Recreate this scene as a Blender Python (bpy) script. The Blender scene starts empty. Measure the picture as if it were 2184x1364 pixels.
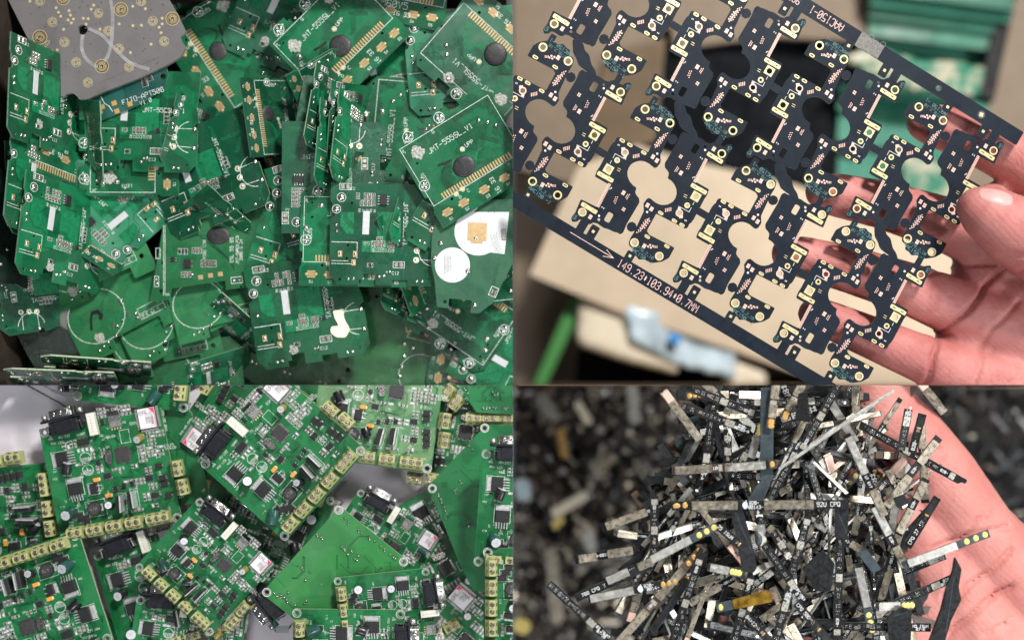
import bpy, bmesh, math, random
from mathutils import Vector, Matrix, Euler
from mathutils.geometry import tessellate_polygon

# ------------------------------------------------------------------ units
# everything is laid out in "px" (1 px = 0.25 mm) and scaled to metres at the end
S = 0.00025
H = 2600.0                       # camera height above the level z = 0, in px
sc = bpy.context.scene
col = sc.collection

# ------------------------------------------------------------------ camera
cam_d = bpy.data.cameras.new('camera')
cam = bpy.data.objects.new('camera', cam_d); col.objects.link(cam)
cam.location = (0, 0, H * S)
cam_d.sensor_width = 36.0
cam_d.lens = 36.0 * H / 2184.0
cam_d.shift_x = -2.0 / 2184.0
cam_d.shift_y = 139.0 / 2184.0
cam_d.clip_start = 0.02; cam_d.clip_end = 20.0
cam_d.dof.use_dof = True
cam_d.dof.focus_distance = (H + 25) * S
cam_d.dof.aperture_fstop = 2.6
sc.camera = cam

# ------------------------------------------------------------------ light
w = bpy.data.worlds.new('World'); sc.world = w; w.use_nodes = True
bg = w.node_tree.nodes['Background']
bg.inputs[0].default_value = (0.86, 0.93, 1.0, 1); bg.inputs[1].default_value = 0.11

def area(name, loc, target, size, power, color=(1, 1, 1), sy=None):
    d = bpy.data.lights.new(name, 'AREA'); d.energy = power; d.color = color
    d.shape = 'RECTANGLE'; d.size = size; d.size_y = sy or size
    o = bpy.data.objects.new(name, d); col.objects.link(o)
    o.location = loc
    o.rotation_euler = (Vector(target) - Vector(loc)).to_track_quat('-Z', 'Y').to_euler()
    return o
area('softbox', (0.55, 1.05, 1.15), (0, 0.02, 0), 0.24, 39.0, (1.0, 0.97, 0.93))
area('glare_light_upper', (-0.067, 0.50, 1.2), (-0.03, 0.15, 0), 0.10, 0.75, (1, 1, 1), 0.10)  # small light added to throw glare on the top right green boards
area('glare_light_lower', (-0.19, -0.056, 1.2), (-0.07, -0.03, 0), 0.09, 0.6, (1, 1, .96), 0.10)  # small light added for glare on the brightest controller board
area('fill_light_front', (-0.35, -1.25, 1.15), (-0.05, 0, 0), 0.5, 11.0, (0.95, 0.98, 1.0), 0.3)  # fill light added beyond the bottom edge, clear of mirror reflections
area('fill_light_right', (1.05, -0.35, 0.85), (0.2, 0, -0.3), 0.55, 10.0, (0.97, 0.98, 1.0))  # fill light added at the right to reach the deep views

sc.view_settings.view_transform = 'Standard'
try: sc.view_settings.look = 'None'
except Exception: pass
sc.view_settings.exposure = 0.0
sc.view_settings.gamma = 1.0
sc.cycles.use_denoising = True
sc.cycles.max_bounces = 6
sc.cycles.caustics_reflective = False
sc.cycles.caustics_refractive = False

# ------------------------------------------------------------------ materials
MATS = {}
class NT:
    def __init__(s, name):
        s.m = bpy.data.materials.new(name); s.m.use_nodes = True
        s.t = s.m.node_tree; s.b = s.t.nodes['Principled BSDF']
        tc = s.t.nodes.new('ShaderNodeTexCoord')
        mp = s.t.nodes.new('ShaderNodeVectorMath'); mp.operation = 'SCALE'; mp.inputs['Scale'].default_value = 1 / S
        s.t.links.new(tc.outputs['Object'], mp.inputs[0])
        s.px = mp.outputs[0]
        oi = s.t.nodes.new('ShaderNodeObjectInfo'); s.rnd = oi.outputs['Random']
        off = s.t.nodes.new('ShaderNodeVectorMath'); off.operation = 'MULTIPLY_ADD'
        cb = s.t.nodes.new('ShaderNodeCombineXYZ')
        for i in range(3): s.t.links.new(s.rnd, cb.inputs[i])
        s.t.links.new(cb.outputs[0], off.inputs[0]); off.inputs[1].default_value = (913, 571, 337)
        s.t.links.new(s.px, off.inputs[2]); s.pr = off.outputs[0]   # px coordinates shifted per object
    def lk(s, a, b): s.t.links.new(a, b)
    def set(s, **k):
        for n, v in k.items(): s.b.inputs[n.replace('_', ' ')].default_value = v
        return s
    def noise(s, scale, detail=3, rough=.55, vec=None, dist=0):
        n = s.t.nodes.new('ShaderNodeTexNoise'); n.inputs['Scale'].default_value = scale
        n.inputs['Detail'].default_value = detail; n.inputs['Roughness'].default_value = rough
        n.inputs['Distortion'].default_value = dist
        s.lk(vec if vec is not None else s.pr, n.inputs['Vector']); return n.outputs['Fac']
    def ramp(s, fac, a, b, va=0.0, vb=1.0):
        n = s.t.nodes.new('ShaderNodeMapRange'); s.lk(fac, n.inputs[0])
        for i, v in zip((1, 2, 3, 4), (a, b, va, vb)): n.inputs[i].default_value = v
        return n.outputs[0]
    def math(s, op, a, b=None):
        n = s.t.nodes.new('ShaderNodeMath'); n.operation = op
        for i, v in enumerate((a, b)):
            if v is None: continue
            if isinstance(v, (int, float)): n.inputs[i].default_value = v
            else: s.lk(v, n.inputs[i])
        return n.outputs[0]
    def mix(s, fac, a, b, mode='MIX'):
        n = s.t.nodes.new('ShaderNodeMix'); n.data_type = 'RGBA'; n.blend_type = mode
        if isinstance(fac, (int, float)): n.inputs[0].default_value = fac
        else: s.lk(fac, n.inputs[0])
        for i, v in ((6, a), (7, b)):
            if isinstance(v, tuple): n.inputs[i].default_value = (*v[:3], 1)
            else: s.lk(v, n.inputs[i])
        return n.outputs[2]
    def wave(s, scale, direction='X', dist=0, dscale=1, vec=None, profile='SIN', rot=0):
        n = s.t.nodes.new('ShaderNodeTexWave'); n.bands_direction = direction; n.wave_profile = profile
        n.inputs['Scale'].default_value = scale; n.inputs['Distortion'].default_value = dist
        n.inputs['Detail Scale'].default_value = dscale
        v = vec if vec is not None else s.px
        if rot:
            m = s.t.nodes.new('ShaderNodeMapping'); m.inputs['Rotation'].default_value = (0, 0, rot)
            s.lk(v, m.inputs['Vector']); v = m.outputs[0]
        s.lk(v, n.inputs['Vector']); return n.outputs['Fac']
    def bump(s, h, strength=.3, dist=.5):
        n = s.t.nodes.new('ShaderNodeBump'); n.inputs['Strength'].default_value = strength
        n.inputs['Distance'].default_value = dist * S
        s.lk(h, n.inputs['Height']); s.lk(n.outputs[0], s.b.inputs['Normal'])
    def col(s, c): s.lk(c, s.b.inputs['Base Color']) if not isinstance(c, tuple) else s.set(Base_Color=(*c, 1))
    def rough(s, r): s.lk(r, s.b.inputs['Roughness']) if not isinstance(r, (int, float)) else s.set(Roughness=r)

def mask(name, base, pour=None, hatch=False, dirt=.5, var=.35, rough=.25, spec=.42, coat=.0):
    """solder-masked board: copper pour blotches, weave, dust and flux residue"""
    n = NT(name); pour = pour or tuple(c * 1.5 + .004 for c in base)
    c = n.mix(n.ramp(n.noise(.02, 1, .3), .47, .53), base, pour)
    if hatch:
        a = n.wave(.42, 'X', rot=.78); b = n.wave(.42, 'X', rot=-.78)
        hh = n.math('MAXIMUM', a, b)
        c = n.mix(n.ramp(hh, .72, .9, 0, .42), c, tuple(min(1, q * 2.0 + .03) for q in base))
    vv = n.ramp(n.rnd, 0, 1, 1 - var, 1 + var * .55)
    mul = n.t.nodes.new('ShaderNodeVectorMath'); mul.operation = 'SCALE'; n.lk(c, mul.inputs[0]); n.lk(vv, mul.inputs['Scale'])
    c = mul.outputs[0]
    d1 = n.ramp(n.noise(.035, 8, .72, dist=1.4), .63, .82, 0, dirt * .6)
    d2 = n.ramp(n.noise(.9, 2, .5), .73, .80, 0, dirt * .7)
    d3 = n.ramp(n.noise(.012, 3, .6), .4, .75, 0, dirt * .09)
    d = n.math('MAXIMUM', n.math('MAXIMUM', d1, d2), d3)
    c = n.mix(d, c, (.45, .52, .47))
    n.col(c)
    r = n.ramp(n.noise(.05, 6, .7), .3, .75, rough - .1, rough + .22)
    n.rough(n.math('ADD', r, n.math('MULTIPLY', d, .3)))
    n.set(Specular_IOR_Level=spec, Coat_Weight=coat, Coat_Roughness=.16)
    n.bump(n.math('ADD', n.noise(.6, 3), n.math('MULTIPLY', d1, 2.0)), .25, .5)
    MATS[name] = n.m; return n.m

def simple(name, c, rough=.5, metal=0, var=0, nscale=.1, namp=.25, bump=0, bscale=.5, spec=.5, **k):
    n = NT(name)
    f = n.ramp(n.noise(nscale, 5, .65), .3, .7, 1 - namp, 1 + namp)
    if var: f = n.math('MULTIPLY', f, n.ramp(n.rnd, 0, 1, 1 - var, 1 + var))
    mul = n.t.nodes.new('ShaderNodeVectorMath'); mul.operation = 'SCALE'
    mul.inputs[0].default_value = c; n.lk(f, mul.inputs['Scale'])
    n.col(mul.outputs[0])
    n.rough(n.ramp(n.noise(nscale * 2.3, 4), .3, .7, max(.04, rough - .12), min(1, rough + .12)))
    n.set(Metallic=metal, Specular_IOR_Level=spec, **k)
    if bump: n.bump(n.noise(bscale, 4, .6), bump, 1.0)
    MATS[name] = n.m; return n.m

mask('green', (.003, .082, .032), (.005, .128, .050), dirt=.5)
mask('green_glare', (.012, .12, .06), (.02, .17, .085), dirt=1.25, rough=.3)  # white reflections and heavy dust both put into this paler green
mask('green_hatch', (.010, .105, .034), (.018, .14, .048), hatch=True, dirt=.4)
mask('green_deep', (.003, .062, .028), (.004, .085, .038), dirt=.35)
mask('green_big', (.016, .098, .030), (.022, .12, .038), hatch=True, dirt=.3, var=.1)
mask('green_grey', (.028, .10, .055), (.032, .115, .062), dirt=.35, var=.1)
mask('green_module', (.007, .115, .034), (.011, .155, .047), dirt=.45, var=.18, rough=.3)
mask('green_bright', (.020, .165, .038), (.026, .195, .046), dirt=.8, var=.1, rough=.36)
mask('green_lit', (.07, .20, .085), (.13, .26, .12), dirt=1.1, var=.05, rough=.3)  # lit copy of green_module: strong light put into the colour
mask('teal', (.006, .06, .05), (.01, .085, .07), dirt=.6, var=.05)
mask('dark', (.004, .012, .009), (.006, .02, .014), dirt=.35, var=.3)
mask('grey_mask', (.13, .122, .122), (.14, .13, .13), dirt=.12, var=0, rough=.5)
mask('navy', (.005, .009, .018), (.006, .012, .021), dirt=.06, var=.12, rough=.45, spec=.18, coat=0)
simple('trace', (.008, .165, .066), .3, namp=.3)
simple('trace_dark', (.002, .042, .016), .35)
simple('trace_module', (.014, .19, .058), .3)
simple('trace_grey', (.07, .066, .066), .45)
simple('hex_grey', (.13, .12, .11), .5)
simple('hex_line', (.24, .23, .22), .5)
simple('silk', (.66, .70, .66), .6, nscale=.25, namp=.55)
simple('silk_white', (.72, .74, .74), .55, namp=.1)
simple('silk_pink', (.80, .52, .46), .5, namp=.15)
simple('silk_teal', (.10, .26, .24), .6, nscale=.8, namp=.5)
simple('edge', (.30, .36, .24), .7, nscale=.2, namp=.4, bump=.4)
simple('edge_dark', (.17, .20, .18), .7)
simple('edge_green', (.13, .24, .16), .55, nscale=.3, namp=.4)
simple('solder', (.66, .63, .60), .24, 1, nscale=.5, namp=.25, bump=.5, bscale=.35)
simple('solder_dull', (.50, .46, .43), .42, 1, nscale=.4, namp=.35, bump=.4, bscale=.5)
simple('gold', (.83, .60, .30), .3, 1, nscale=.3, namp=.15)
simple('gold_pale', (.92, .78, .42), .34, .6, nscale=.3, namp=.1)
simple('gold_flat', (.62, .43, .22), .42, .45, nscale=.15, namp=.15)
simple('copper_pink', (.86, .55, .46), .42, .35, nscale=.5, namp=.12)
simple('copper_key', (.62, .40, .22), .4, .6, nscale=.4, namp=.25)
simple('flux', (.36, .37, .33), .35, nscale=.25, namp=.7, bump=1.0, bscale=.3)
simple('epoxy', (.022, .022, .023), .5, nscale=.12, namp=.6, bump=.5, bscale=.25)
simple('marker', (.012, .012, .012), .4)
simple('ic', (.016, .016, .017), .45, nscale=.2, namp=.3, bump=.15, bscale=2)
simple('ic_grey', (.040, .038, .040), .5, nscale=.2, namp=.3, bump=.15, bscale=2)
simple('smd_brown', (.20, .15, .12), .5, namp=.3)
simple('smd_black', (.02, .02, .02), .45)
simple('tin', (.72, .72, .70), .28, 1, nscale=.3, namp=.2)
simple('tin_bright', (.80, .80, .80), .35, .7, nscale=.2, namp=.15)
simple('shield', (.56, .49, .38), .33, .9, var=.25, nscale=.05, namp=.3, bump=.12, bscale=.12)
simple('shield_bright', (.62, .61, .56), .40, .9, var=.12, nscale=.06, namp=.22, bump=.15, bscale=.12)
simple('silver_strip', (.56, .57, .58), .5, .15, namp=.08)
simple('white_patch', (.66, .63, .55), .32, .7, var=.15, namp=.15)
simple('term', (.40, .41, .18), .42, var=.06, namp=.10)
simple('term_dark', (.045, .05, .02), .6)
simple('screw', (.62, .50, .46), .3, 1, namp=.2)
simple('db_black', (.010, .011, .016), .38, namp=.3)
simple('db_metal', (.62, .60, .58), .22, 1, nscale=.1, namp=.15)
simple('conn_white', (.70, .68, .60), .45, namp=.08)
simple('cap_blue', (.02, .07, .06), .25, var=.5)
simple('cap_black', (.014, .014, .018), .3)
simple('cap_olive', (.22, .19, .05), .3)
simple('cap_top', (.72, .72, .76), .4, .45, namp=.08)
simple('crystal', (.60, .56, .52), .25, 1)
simple('tantalum', (.72, .33, .06), .45, namp=.1)
simple('tant_end', (.80, .72, .55), .4)
simple('label_white', (.74, .70, .73), .45, namp=.04)
simple('label_red', (.75, .05, .12), .45, namp=.05)
simple('ink', (.03, .03, .03), .6)
simple('ring_metal', (.50, .50, .48), .35, .8, namp=.2)
simple('board_white', (.60, .62, .62), .5, namp=.05)
simple('black_board', (.012, .012, .012), .26, var=.4, nscale=.2, namp=.6, bump=.3, bscale=.4)
simple('black_flex', (.014, .015, .017), .36, var=.3, nscale=.05, namp=.4, bump=.6, bscale=.06)
simple('grey_flex', (.045, .062, .07), .36, nscale=.05, namp=.3, bump=.4, bscale=.08)
simple('brown_board', (.07, .045, .032), .4, var=.3, namp=.4)
simple('speck', (.72, .74, .74), .25, .8)
simple('pad_orange', (.66, .39, .12), .36, .35, nscale=.4, namp=.15)
simple('pad_yellow', (.80, .64, .20), .4, .25, nscale=.4, namp=.12)
simple('logo_blue', (.62, .76, .80), .5)
simple('copper_edge', (.62, .30, .14), .4, .5)
simple('nail', (.64, .33, .31), .42, namp=.06, nscale=.03)
simple('cardboard', (.255, .195, .14), .85, nscale=.01, namp=.10)
simple('cardboard_light', (.68, .55, .40), .85, nscale=.008, namp=.08)
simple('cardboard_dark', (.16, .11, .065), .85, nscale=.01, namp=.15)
simple('box_shaded', (.022, .014, .007), .8, nscale=.02, namp=.3)  # the wall's shade put into the cardboard colour
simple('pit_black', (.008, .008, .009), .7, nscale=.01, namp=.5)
simple('bag_black', (.003, .004, .006), .7, nscale=.01, namp=.5, bump=1, bscale=.01, spec=.12)
simple('bag_green', (.008, .14, .08), .42, nscale=.006, namp=.35, bump=1, bscale=.012)
simple('bag_teal', (.025, .22, .14), .5, nscale=.006, namp=.2, bump=.8, bscale=.01)
simple('green_edge', (.05, .25, .05), .5)
simple('film_blue', (.60, .74, .82), .25, nscale=.01, namp=.45, bump=1, bscale=.02)
simple('film_vivid', (.05, .35, .85), .2, nscale=.02, namp=.2)
def mottled():
    n = NT('mottled'); n.col(n.mix(n.ramp(n.noise(.012, 4, .6, dist=1), .45, .6), (.02, .20, .12), (.55, .50, .36))); n.rough(.35); MATS['mottled'] = n.m
mottled()
simple('cream', (.86, .76, .58), .5, nscale=.01, namp=.08)
simple('tape_clear', (.55, .55, .56), .2, nscale=.05, namp=.3, Alpha=.38)
def amber():
    n = NT('amber'); n.col(n.mix(n.ramp(n.noise(.06, 4), .35, .65), (.12, .06, .008), (.36, .22, .03)))
    n.set(Roughness=.18, Metallic=.3); n.bump(n.noise(.08, 3), 1, 1.5); MATS['amber'] = n.m
amber()
def tabletop():
    n = NT('tabletop')
    c = n.mix(n.ramp(n.noise(.004, 4, .5), .35, .65), (.74, .68, .74), (.58, .55, .60))
    n.col(c); n.rough(.55); n.bump(n.noise(.5, 3), .1, .3); MATS['tabletop'] = n.m
tabletop()
def skin(name, c1, c2, c3):
    n = NT(name)
    c = n.mix(n.ramp(n.noise(.011, 4, .55), .35, .65), c1, c2)
    c = n.mix(n.ramp(n.noise(.022, 6, .65), .47, .72, 0, .65), c, c3)
    n.col(c)
    n.rough(n.ramp(n.noise(.2, 4), .3, .7, .36, .52))
    n.set(Subsurface_Weight=.18, Subsurface_Scale=.0025, Specular_IOR_Level=.45)
    n.b.inputs['Subsurface Radius'].default_value = (1.0, .35, .2)
    rid = n.wave(.034, 'DIAGONAL', 7, .25, profile='SIN')
    n.bump(n.math('ADD', n.math('MULTIPLY', rid, .16), n.math('ADD', n.math('MULTIPLY', n.noise(.08, 6, .7), 1.8), n.math('MULTIPLY', n.noise(.5, 3, .6), .5))), .6, 2.2)
    MATS[name] = n.m
skin('skin', (.44, .145, .13), (.55, .22, .195), (.36, .075, .075))
skin('skin_pale', (.55, .20, .175), (.64, .285, .245), (.48, .11, .105))

# ------------------------------------------------------------------ mesh builder
def circ(cx, cy, r, n=16, ry=None, a0=0):
    ry = ry or r
    return [(cx + r * math.cos(a0 + 2 * math.pi * i / n), cy + ry * math.sin(a0 + 2 * math.pi * i / n)) for i in range(n)]
def rect(cx, cy, w, h, a=0):
    c, s = math.cos(a), math.sin(a)
    return [(cx + x * c - y * s, cy + x * s + y * c) for x, y in ((-w/2, -h/2), (w/2, -h/2), (w/2, h/2), (-w/2, h/2))]
def rrect(cx, cy, w, h, r, a=0, n=4):
    c, s = math.cos(a), math.sin(a); out = []
    for k, (sx, sy) in enumerate(((1, 1), (-1, 1), (-1, -1), (1, -1))):
        for i in range(n + 1):
            t = (k + i / n) * math.pi / 2
            x = sx * (w/2 - r) + r * math.cos(t); y = sy * (h/2 - r) + r * math.sin(t)
            out.append((cx + x * c - y * s, cy + x * s + y * c))
    return out
def carea(p): return sum(p[i-1][0] * p[i][1] - p[i][0] * p[i-1][1] for i in range(len(p))) / 2
def roundpoly(p, r, n=3):
    out = []
    for i in range(len(p)):
        a, b, c = Vector(p[i-1]), Vector(p[i]), Vector(p[(i+1) % len(p)])
        u, v = (a-b), (c-b); lu, lv = u.length, v.length
        if lu < 1e-6 or lv < 1e-6: continue
        k = min(r, lu*.45, lv*.45); q0 = b + u/lu*k; q1 = b + v/lv*k
        for j in range(n + 1):
            t = j / n; out.append(tuple((q0*(1-t)*(1-t) + b*2*t*(1-t) + q1*t*t)))
    return out

class MB:
    def __init__(s): s.v = []; s.f = []; s.m = []; s.sm = []; s.mats = []
    def mi(s, name):
        if name not in s.mats: s.mats.append(name)
        return s.mats.index(name)
    def face(s, idx, mat, smooth=False): s.f.append(idx); s.m.append(s.mi(mat)); s.sm.append(smooth)
    def prism(s, poly, z0, z1, mat, side=None, holes=(), smooth=False, bottom=True):
        loops = [list(poly)] + [list(h) for h in holes]
        if carea(loops[0]) < 0: loops[0].reverse()
        for h in loops[1:]:
            if carea(h) > 0: h.reverse()
        base = len(s.v); n = sum(len(l) for l in loops)
        for z in (z0, z1):
            for l in loops:
                for x, y in l: s.v.append((x, y, z))
        if len(loops) == 1 and len(loops[0]) <= 4:
            k = len(loops[0]); s.face([base + n + i for i in range(k)], mat)
            if bottom: s.face([base + i for i in reversed(range(k))], side or mat)
        else:
            tris = tessellate_polygon([[Vector((x, y, 0)) for x, y in l] for l in loops])
            for t in tris:
                a, b, c = (s.v[base + i] for i in t)
                cr = (b[0]-a[0])*(c[1]-a[1]) - (b[1]-a[1])*(c[0]-a[0])
                t = t if cr > 0 else (t[0], t[2], t[1])
                s.face([base + n + i for i in t], mat)
                if bottom: s.face([base + t[0], base + t[2], base + t[1]], side or mat)
        o = 0
        for l in loops:
            k = len(l)
            for i in range(k):
                j = (i + 1) % k
                s.face([base + o + i, base + o + j, base + n + o + j, base + n + o + i], side or mat, smooth)
            o += k
    def flat(s, poly, z, mat, holes=()):
        loops = [list(poly)] + [list(h) for h in holes]
        base = len(s.v)
        for l in loops:
            for x, y in l: s.v.append((x, y, z))
        if len(loops) == 1 and len(poly) <= 4:
            idx = [base + i for i in range(len(poly))]
            if carea(poly) < 0: idx.reverse()
            s.face(idx, mat); return
        for t in tessellate_polygon([[Vector((x, y, 0)) for x, y in l] for l in loops]):
            a, b, c = (s.v[base + i] for i in t)
            cr = (b[0]-a[0])*(c[1]-a[1]) - (b[1]-a[1])*(c[0]-a[0])
            t = t if cr > 0 else (t[0], t[2], t[1])
            s.face([base + i for i in t], mat)
    def box(s, cx, cy, w, h, z0, z1, mat, a=0, bev=0, side=None):
        if not bev: s.prism(rect(cx, cy, w, h, a), z0, z1, mat, side); return
        b = min(bev, w*.4, h*.4, (z1 - z0)*.6)
        s.prism(rect(cx, cy, w, h, a), z0, z1 - b, side or mat)
        base = len(s.v)
        for x, y in rect(cx, cy, w, h, a): s.v.append((x, y, z1 - b))
        for x, y in rect(cx, cy, w - 2*b, h - 2*b, a): s.v.append((x, y, z1))
        for i in range(4):
            j = (i + 1) % 4; s.face([base+i, base+j, base+4+j, base+4+i], mat)
        s.face([base+4, base+5, base+6, base+7], mat)
        for q in range(4): s.v[base+q] = (s.v[base+q][0], s.v[base+q][1], z1 - b + .001)
    def ring(s, cx, cy, r0, r1, z, mat, n=20, a0=0, a1=2*math.pi):
        full = abs(a1 - a0 - 2*math.pi) < 1e-6; k = n if full else n + 1; base = len(s.v)
        for i in range(k):
            t = a0 + (a1 - a0) * i / n
            s.v.append((cx + r0*math.cos(t), cy + r0*math.sin(t), z)); s.v.append((cx + r1*math.cos(t), cy + r1*math.sin(t), z))
        for i in range(n):
            j = (i + 1) % k; s.face([base+2*i, base+2*i+1, base+2*j+1, base+2*j], mat)
    def ribbon(s, pts, w, z, mat, closed=False):
        P = [Vector(p) for p in pts]; n = len(P); L = []
        for i in range(n):
            a = P[i-1] if (i or closed) else None; b = P[(i+1) % n] if (i < n-1 or closed) else None
            d1 = (P[i]-a).normalized() if a is not None and (P[i]-a).length > 1e-6 else None
            d2 = (b-P[i]).normalized() if b is not None and (b-P[i]).length > 1e-6 else None
            d = d1 or d2 or Vector((1, 0))
            if d1 and d2:
                t = d1 + d2
                if t.length < .3: nrm = Vector((-d1.y, d1.x)); k = 1
                else:
                    t.normalize(); nrm = Vector((-t.y, t.x)); k = min(1.8, 1 / max(.3, nrm.dot(Vector((-d1.y, d1.x)))))
            else: nrm = Vector((-d.y, d.x)); k = 1
            L.append((P[i] - nrm*w/2*k, P[i] + nrm*w/2*k))
        base = len(s.v)
        for a, b in L: s.v.append((a.x, a.y, z)); s.v.append((b.x, b.y, z))
        for i in range(n if closed else n-1):
            j = (i+1) % n; s.face([base+2*i, base+2*j, base+2*j+1, base+2*i+1], mat)
    def dome(s, cx, cy, rx, ry, z0, h, mat, a=0, n=12, m=4, power=1.0):
        c, sn = math.cos(a), math.sin(a); base = len(s.v)
        for j in range(m):
            t = j / m * math.pi / 2; rr = math.cos(t) ** power; zz = z0 + h * math.sin(t)
            for i in range(n):
                p = 2*math.pi*i/n; x = rx*rr*math.cos(p); y = ry*rr*math.sin(p)
                s.v.append((cx + x*c - y*sn, cy + x*sn + y*c, zz))
        s.v.append((cx, cy, z0 + h))
        for j in range(m-1):
            for i in range(n):
                k = (i+1) % n; s.face([base+j*n+i, base+j*n+k, base+(j+1)*n+k, base+(j+1)*n+i], mat, True)
        for i in range(n): s.face([base+(m-1)*n+i, base+(m-1)*n+(i+1) % n, base+m*n], mat, True)
    def cyl(s, cx, cy, r, z0, z1, mat, n=20, top=None, bev=0):
        base = len(s.v); rings = [(r, z0), (r, z1 - bev)] + ([(r - bev, z1)] if bev else [])
        for rr, z in rings:
            for x, y in circ(cx, cy, rr, n): s.v.append((x, y, z))
        for q in range(len(rings)-1):
            for i in range(n):
                j = (i+1) % n; s.face([base+q*n+i, base+q*n+j, base+(q+1)*n+j, base+(q+1)*n+i], mat, True)
        s.face([base+(len(rings)-1)*n+i for i in range(n)], top or mat)
    def tube(s, pts, r, mat, n=8, caps=True, capmat=None):
        P = [Vector(p) for p in pts]; base = len(s.v); k = len(P)
        R = r if isinstance(r, (list, tuple)) else [r]*k
        for i in range(k):
            d = (P[min(i+1, k-1)] - P[max(i-1, 0)]).normalized()
            u = d.cross(Vector((0, 0, 1)));
            if u.length < .01: u = d.cross(Vector((0, 1, 0)))
            u.normalize(); v = d.cross(u)
            for j in range(n):
                t = 2*math.pi*j/n; s.v.append(tuple(P[i] + (u*math.cos(t) + v*math.sin(t))*R[i]))
        for i in range(k-1):
            for j in range(n):
                q = (j+1) % n; s.face([base+i*n+j, base+i*n+q, base+(i+1)*n+q, base+(i+1)*n+j], mat, True)
        if caps:
            s.face([base+j for j in reversed(range(n))], capmat or mat); s.face([base+(k-1)*n+j for j in range(n)], capmat or mat)
    def text(s, txt, x, y, size, z, mat, a=0, w=None, center=True, mirror=False, sx=1.0):
        w = w or size*.13; sp = size*.86*sx; c, sn = math.cos(a), math.sin(a)
        x0 = -(len(txt)-1)*sp/2 - size*.3 if center else 0; q = 0
        for ch in txt:
            g = GLYPH.get(ch.upper())
            if g:
                for k, line in enumerate(g):
                    pts = []
                    for gx, gy in line:
                        lx = x0 + gx/4*size*.62*sx; ly = (gy/6 - .5)*size
                        if mirror: lx = -lx
                        pts.append((x + lx*c - ly*sn, y + lx*sn + ly*c))
                    s.ribbon(pts, w, z + .012*k, mat)
            x0 += sp
    def warp(s, fn): s.v = [fn(*p) for p in s.v]
    def build(s, name, parent=None, loc=(0, 0, 0), rot=0):
        me = bpy.data.meshes.new(name)
        me.from_pydata(s.v, [], s.f)
        for m in s.mats: me.materials.append(MATS[m])
        me.polygons.foreach_set('material_index', s.m)
        me.polygons.foreach_set('use_smooth', s.sm)
        me.update()
        o = bpy.data.objects.new(name, me); col.objects.link(o)
        o.location = loc; o.rotation_euler = (0, 0, rot)
        if parent: o.parent = parent
        return o

_G = {'A': '00 04 26 44 40|02 42', 'B': '00 06 36 45 44 33 03|33 42 41 30 00', 'C': '45 36 16 05 01 10 30 41', 'D': '00 06 26 44 42 20 00',
 'E': '46 06 00 40|03 33', 'F': '46 06 00|03 33', 'G': '45 36 16 05 01 10 30 41 43 23', 'H': '00 06|46 40|03 43', 'I': '26 20|16 36|10 30',
 'J': '46 41 30 10 01', 'K': '06 00|46 03 40', 'L': '06 00 40', 'M': '00 06 23 46 40', 'N': '00 06 40 46', 'O': '10 01 05 16 36 45 41 30 10',
 'P': '00 06 36 45 44 33 03', 'Q': '10 01 05 16 36 45 41 30 10|22 40', 'R': '00 06 36 45 44 33 03|23 40', 'S': '45 36 16 05 04 13 33 42 41 30 10 01',
 'T': '06 46|26 20', 'U': '06 01 10 30 41 46', 'V': '06 20 46', 'W': '06 10 23 30 46', 'X': '00 46|06 40', 'Y': '06 23 46|23 20', 'Z': '06 46 00 40',
 '0': '10 01 05 16 36 45 41 30 10|01 45', '1': '15 26 20|10 30', '2': '05 16 36 45 44 00 40', '3': '05 16 36 45 44 33 42 41 30 10 01|13 33',
 '4': '30 36 02 42', '5': '46 06 04 34 43 41 30 10 01', '6': '45 36 16 05 01 10 30 41 42 33 03', '7': '06 46 10', '8': '13 04 05 16 36 45 44 33 13 02 01 10 30 41 42 33',
 '9': '01 10 30 41 45 36 16 05 04 13 43', '-': '03 43', '.': '20 21', '_': '00 40', '*': '21 25|14 32|12 34', '+': '03 43|21 25', '>': '05 43 01', '(': '36 24 22 30', ')': '16 24 22 10'}
GLYPH = {k: [[(int(p[0]), int(p[1])) for p in l.split()] for l in v.split('|')] for k, v in _G.items()}

# ------------------------------------------------------------------ things
def tag(o, label, cat, group=None, kind=None):
    if label: o['label'] = label
    if cat: o['category'] = cat
    if group: o['group'] = group
    if kind: o['kind'] = kind
    return o
def empty(name):
    o = bpy.data.objects.new(name, None); col.objects.link(o); o.empty_display_size = .005; return o
PANEL = {}            # root -> which of the four heaps / views it belongs to (used for the straight cut)
def copy_tree(o, parent=None, flt=None):
    c = o.copy(); col.objects.link(c); c.parent = parent
    for ch in list(o.children):
        if flt and not flt(ch): continue
        copy_tree(ch, c)
    return c
def kill(o):
    for ch in list(o.children): kill(ch)
    bpy.data.objects.remove(o)
def Wp(u, v, z=0.0):
    k = (H - z) / H
    return Vector(((u - 1094) * k, -(v - 821) * k, z))
def pose(o, u, v, z, ang=0, rx=0, ry=0, s=1.0):
    """ang: clockwise turn in the picture plane; rx, ry: tilt"""
    k = s * (H - z) / H
    R = Euler((math.radians(rx), math.radians(ry), 0)).to_matrix() @ Matrix.Rotation(-math.radians(ang), 3, 'Z')
    o.location = Wp(u, v, z); o.rotation_euler = R.to_euler(); o.scale = (k, k, k)

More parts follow.
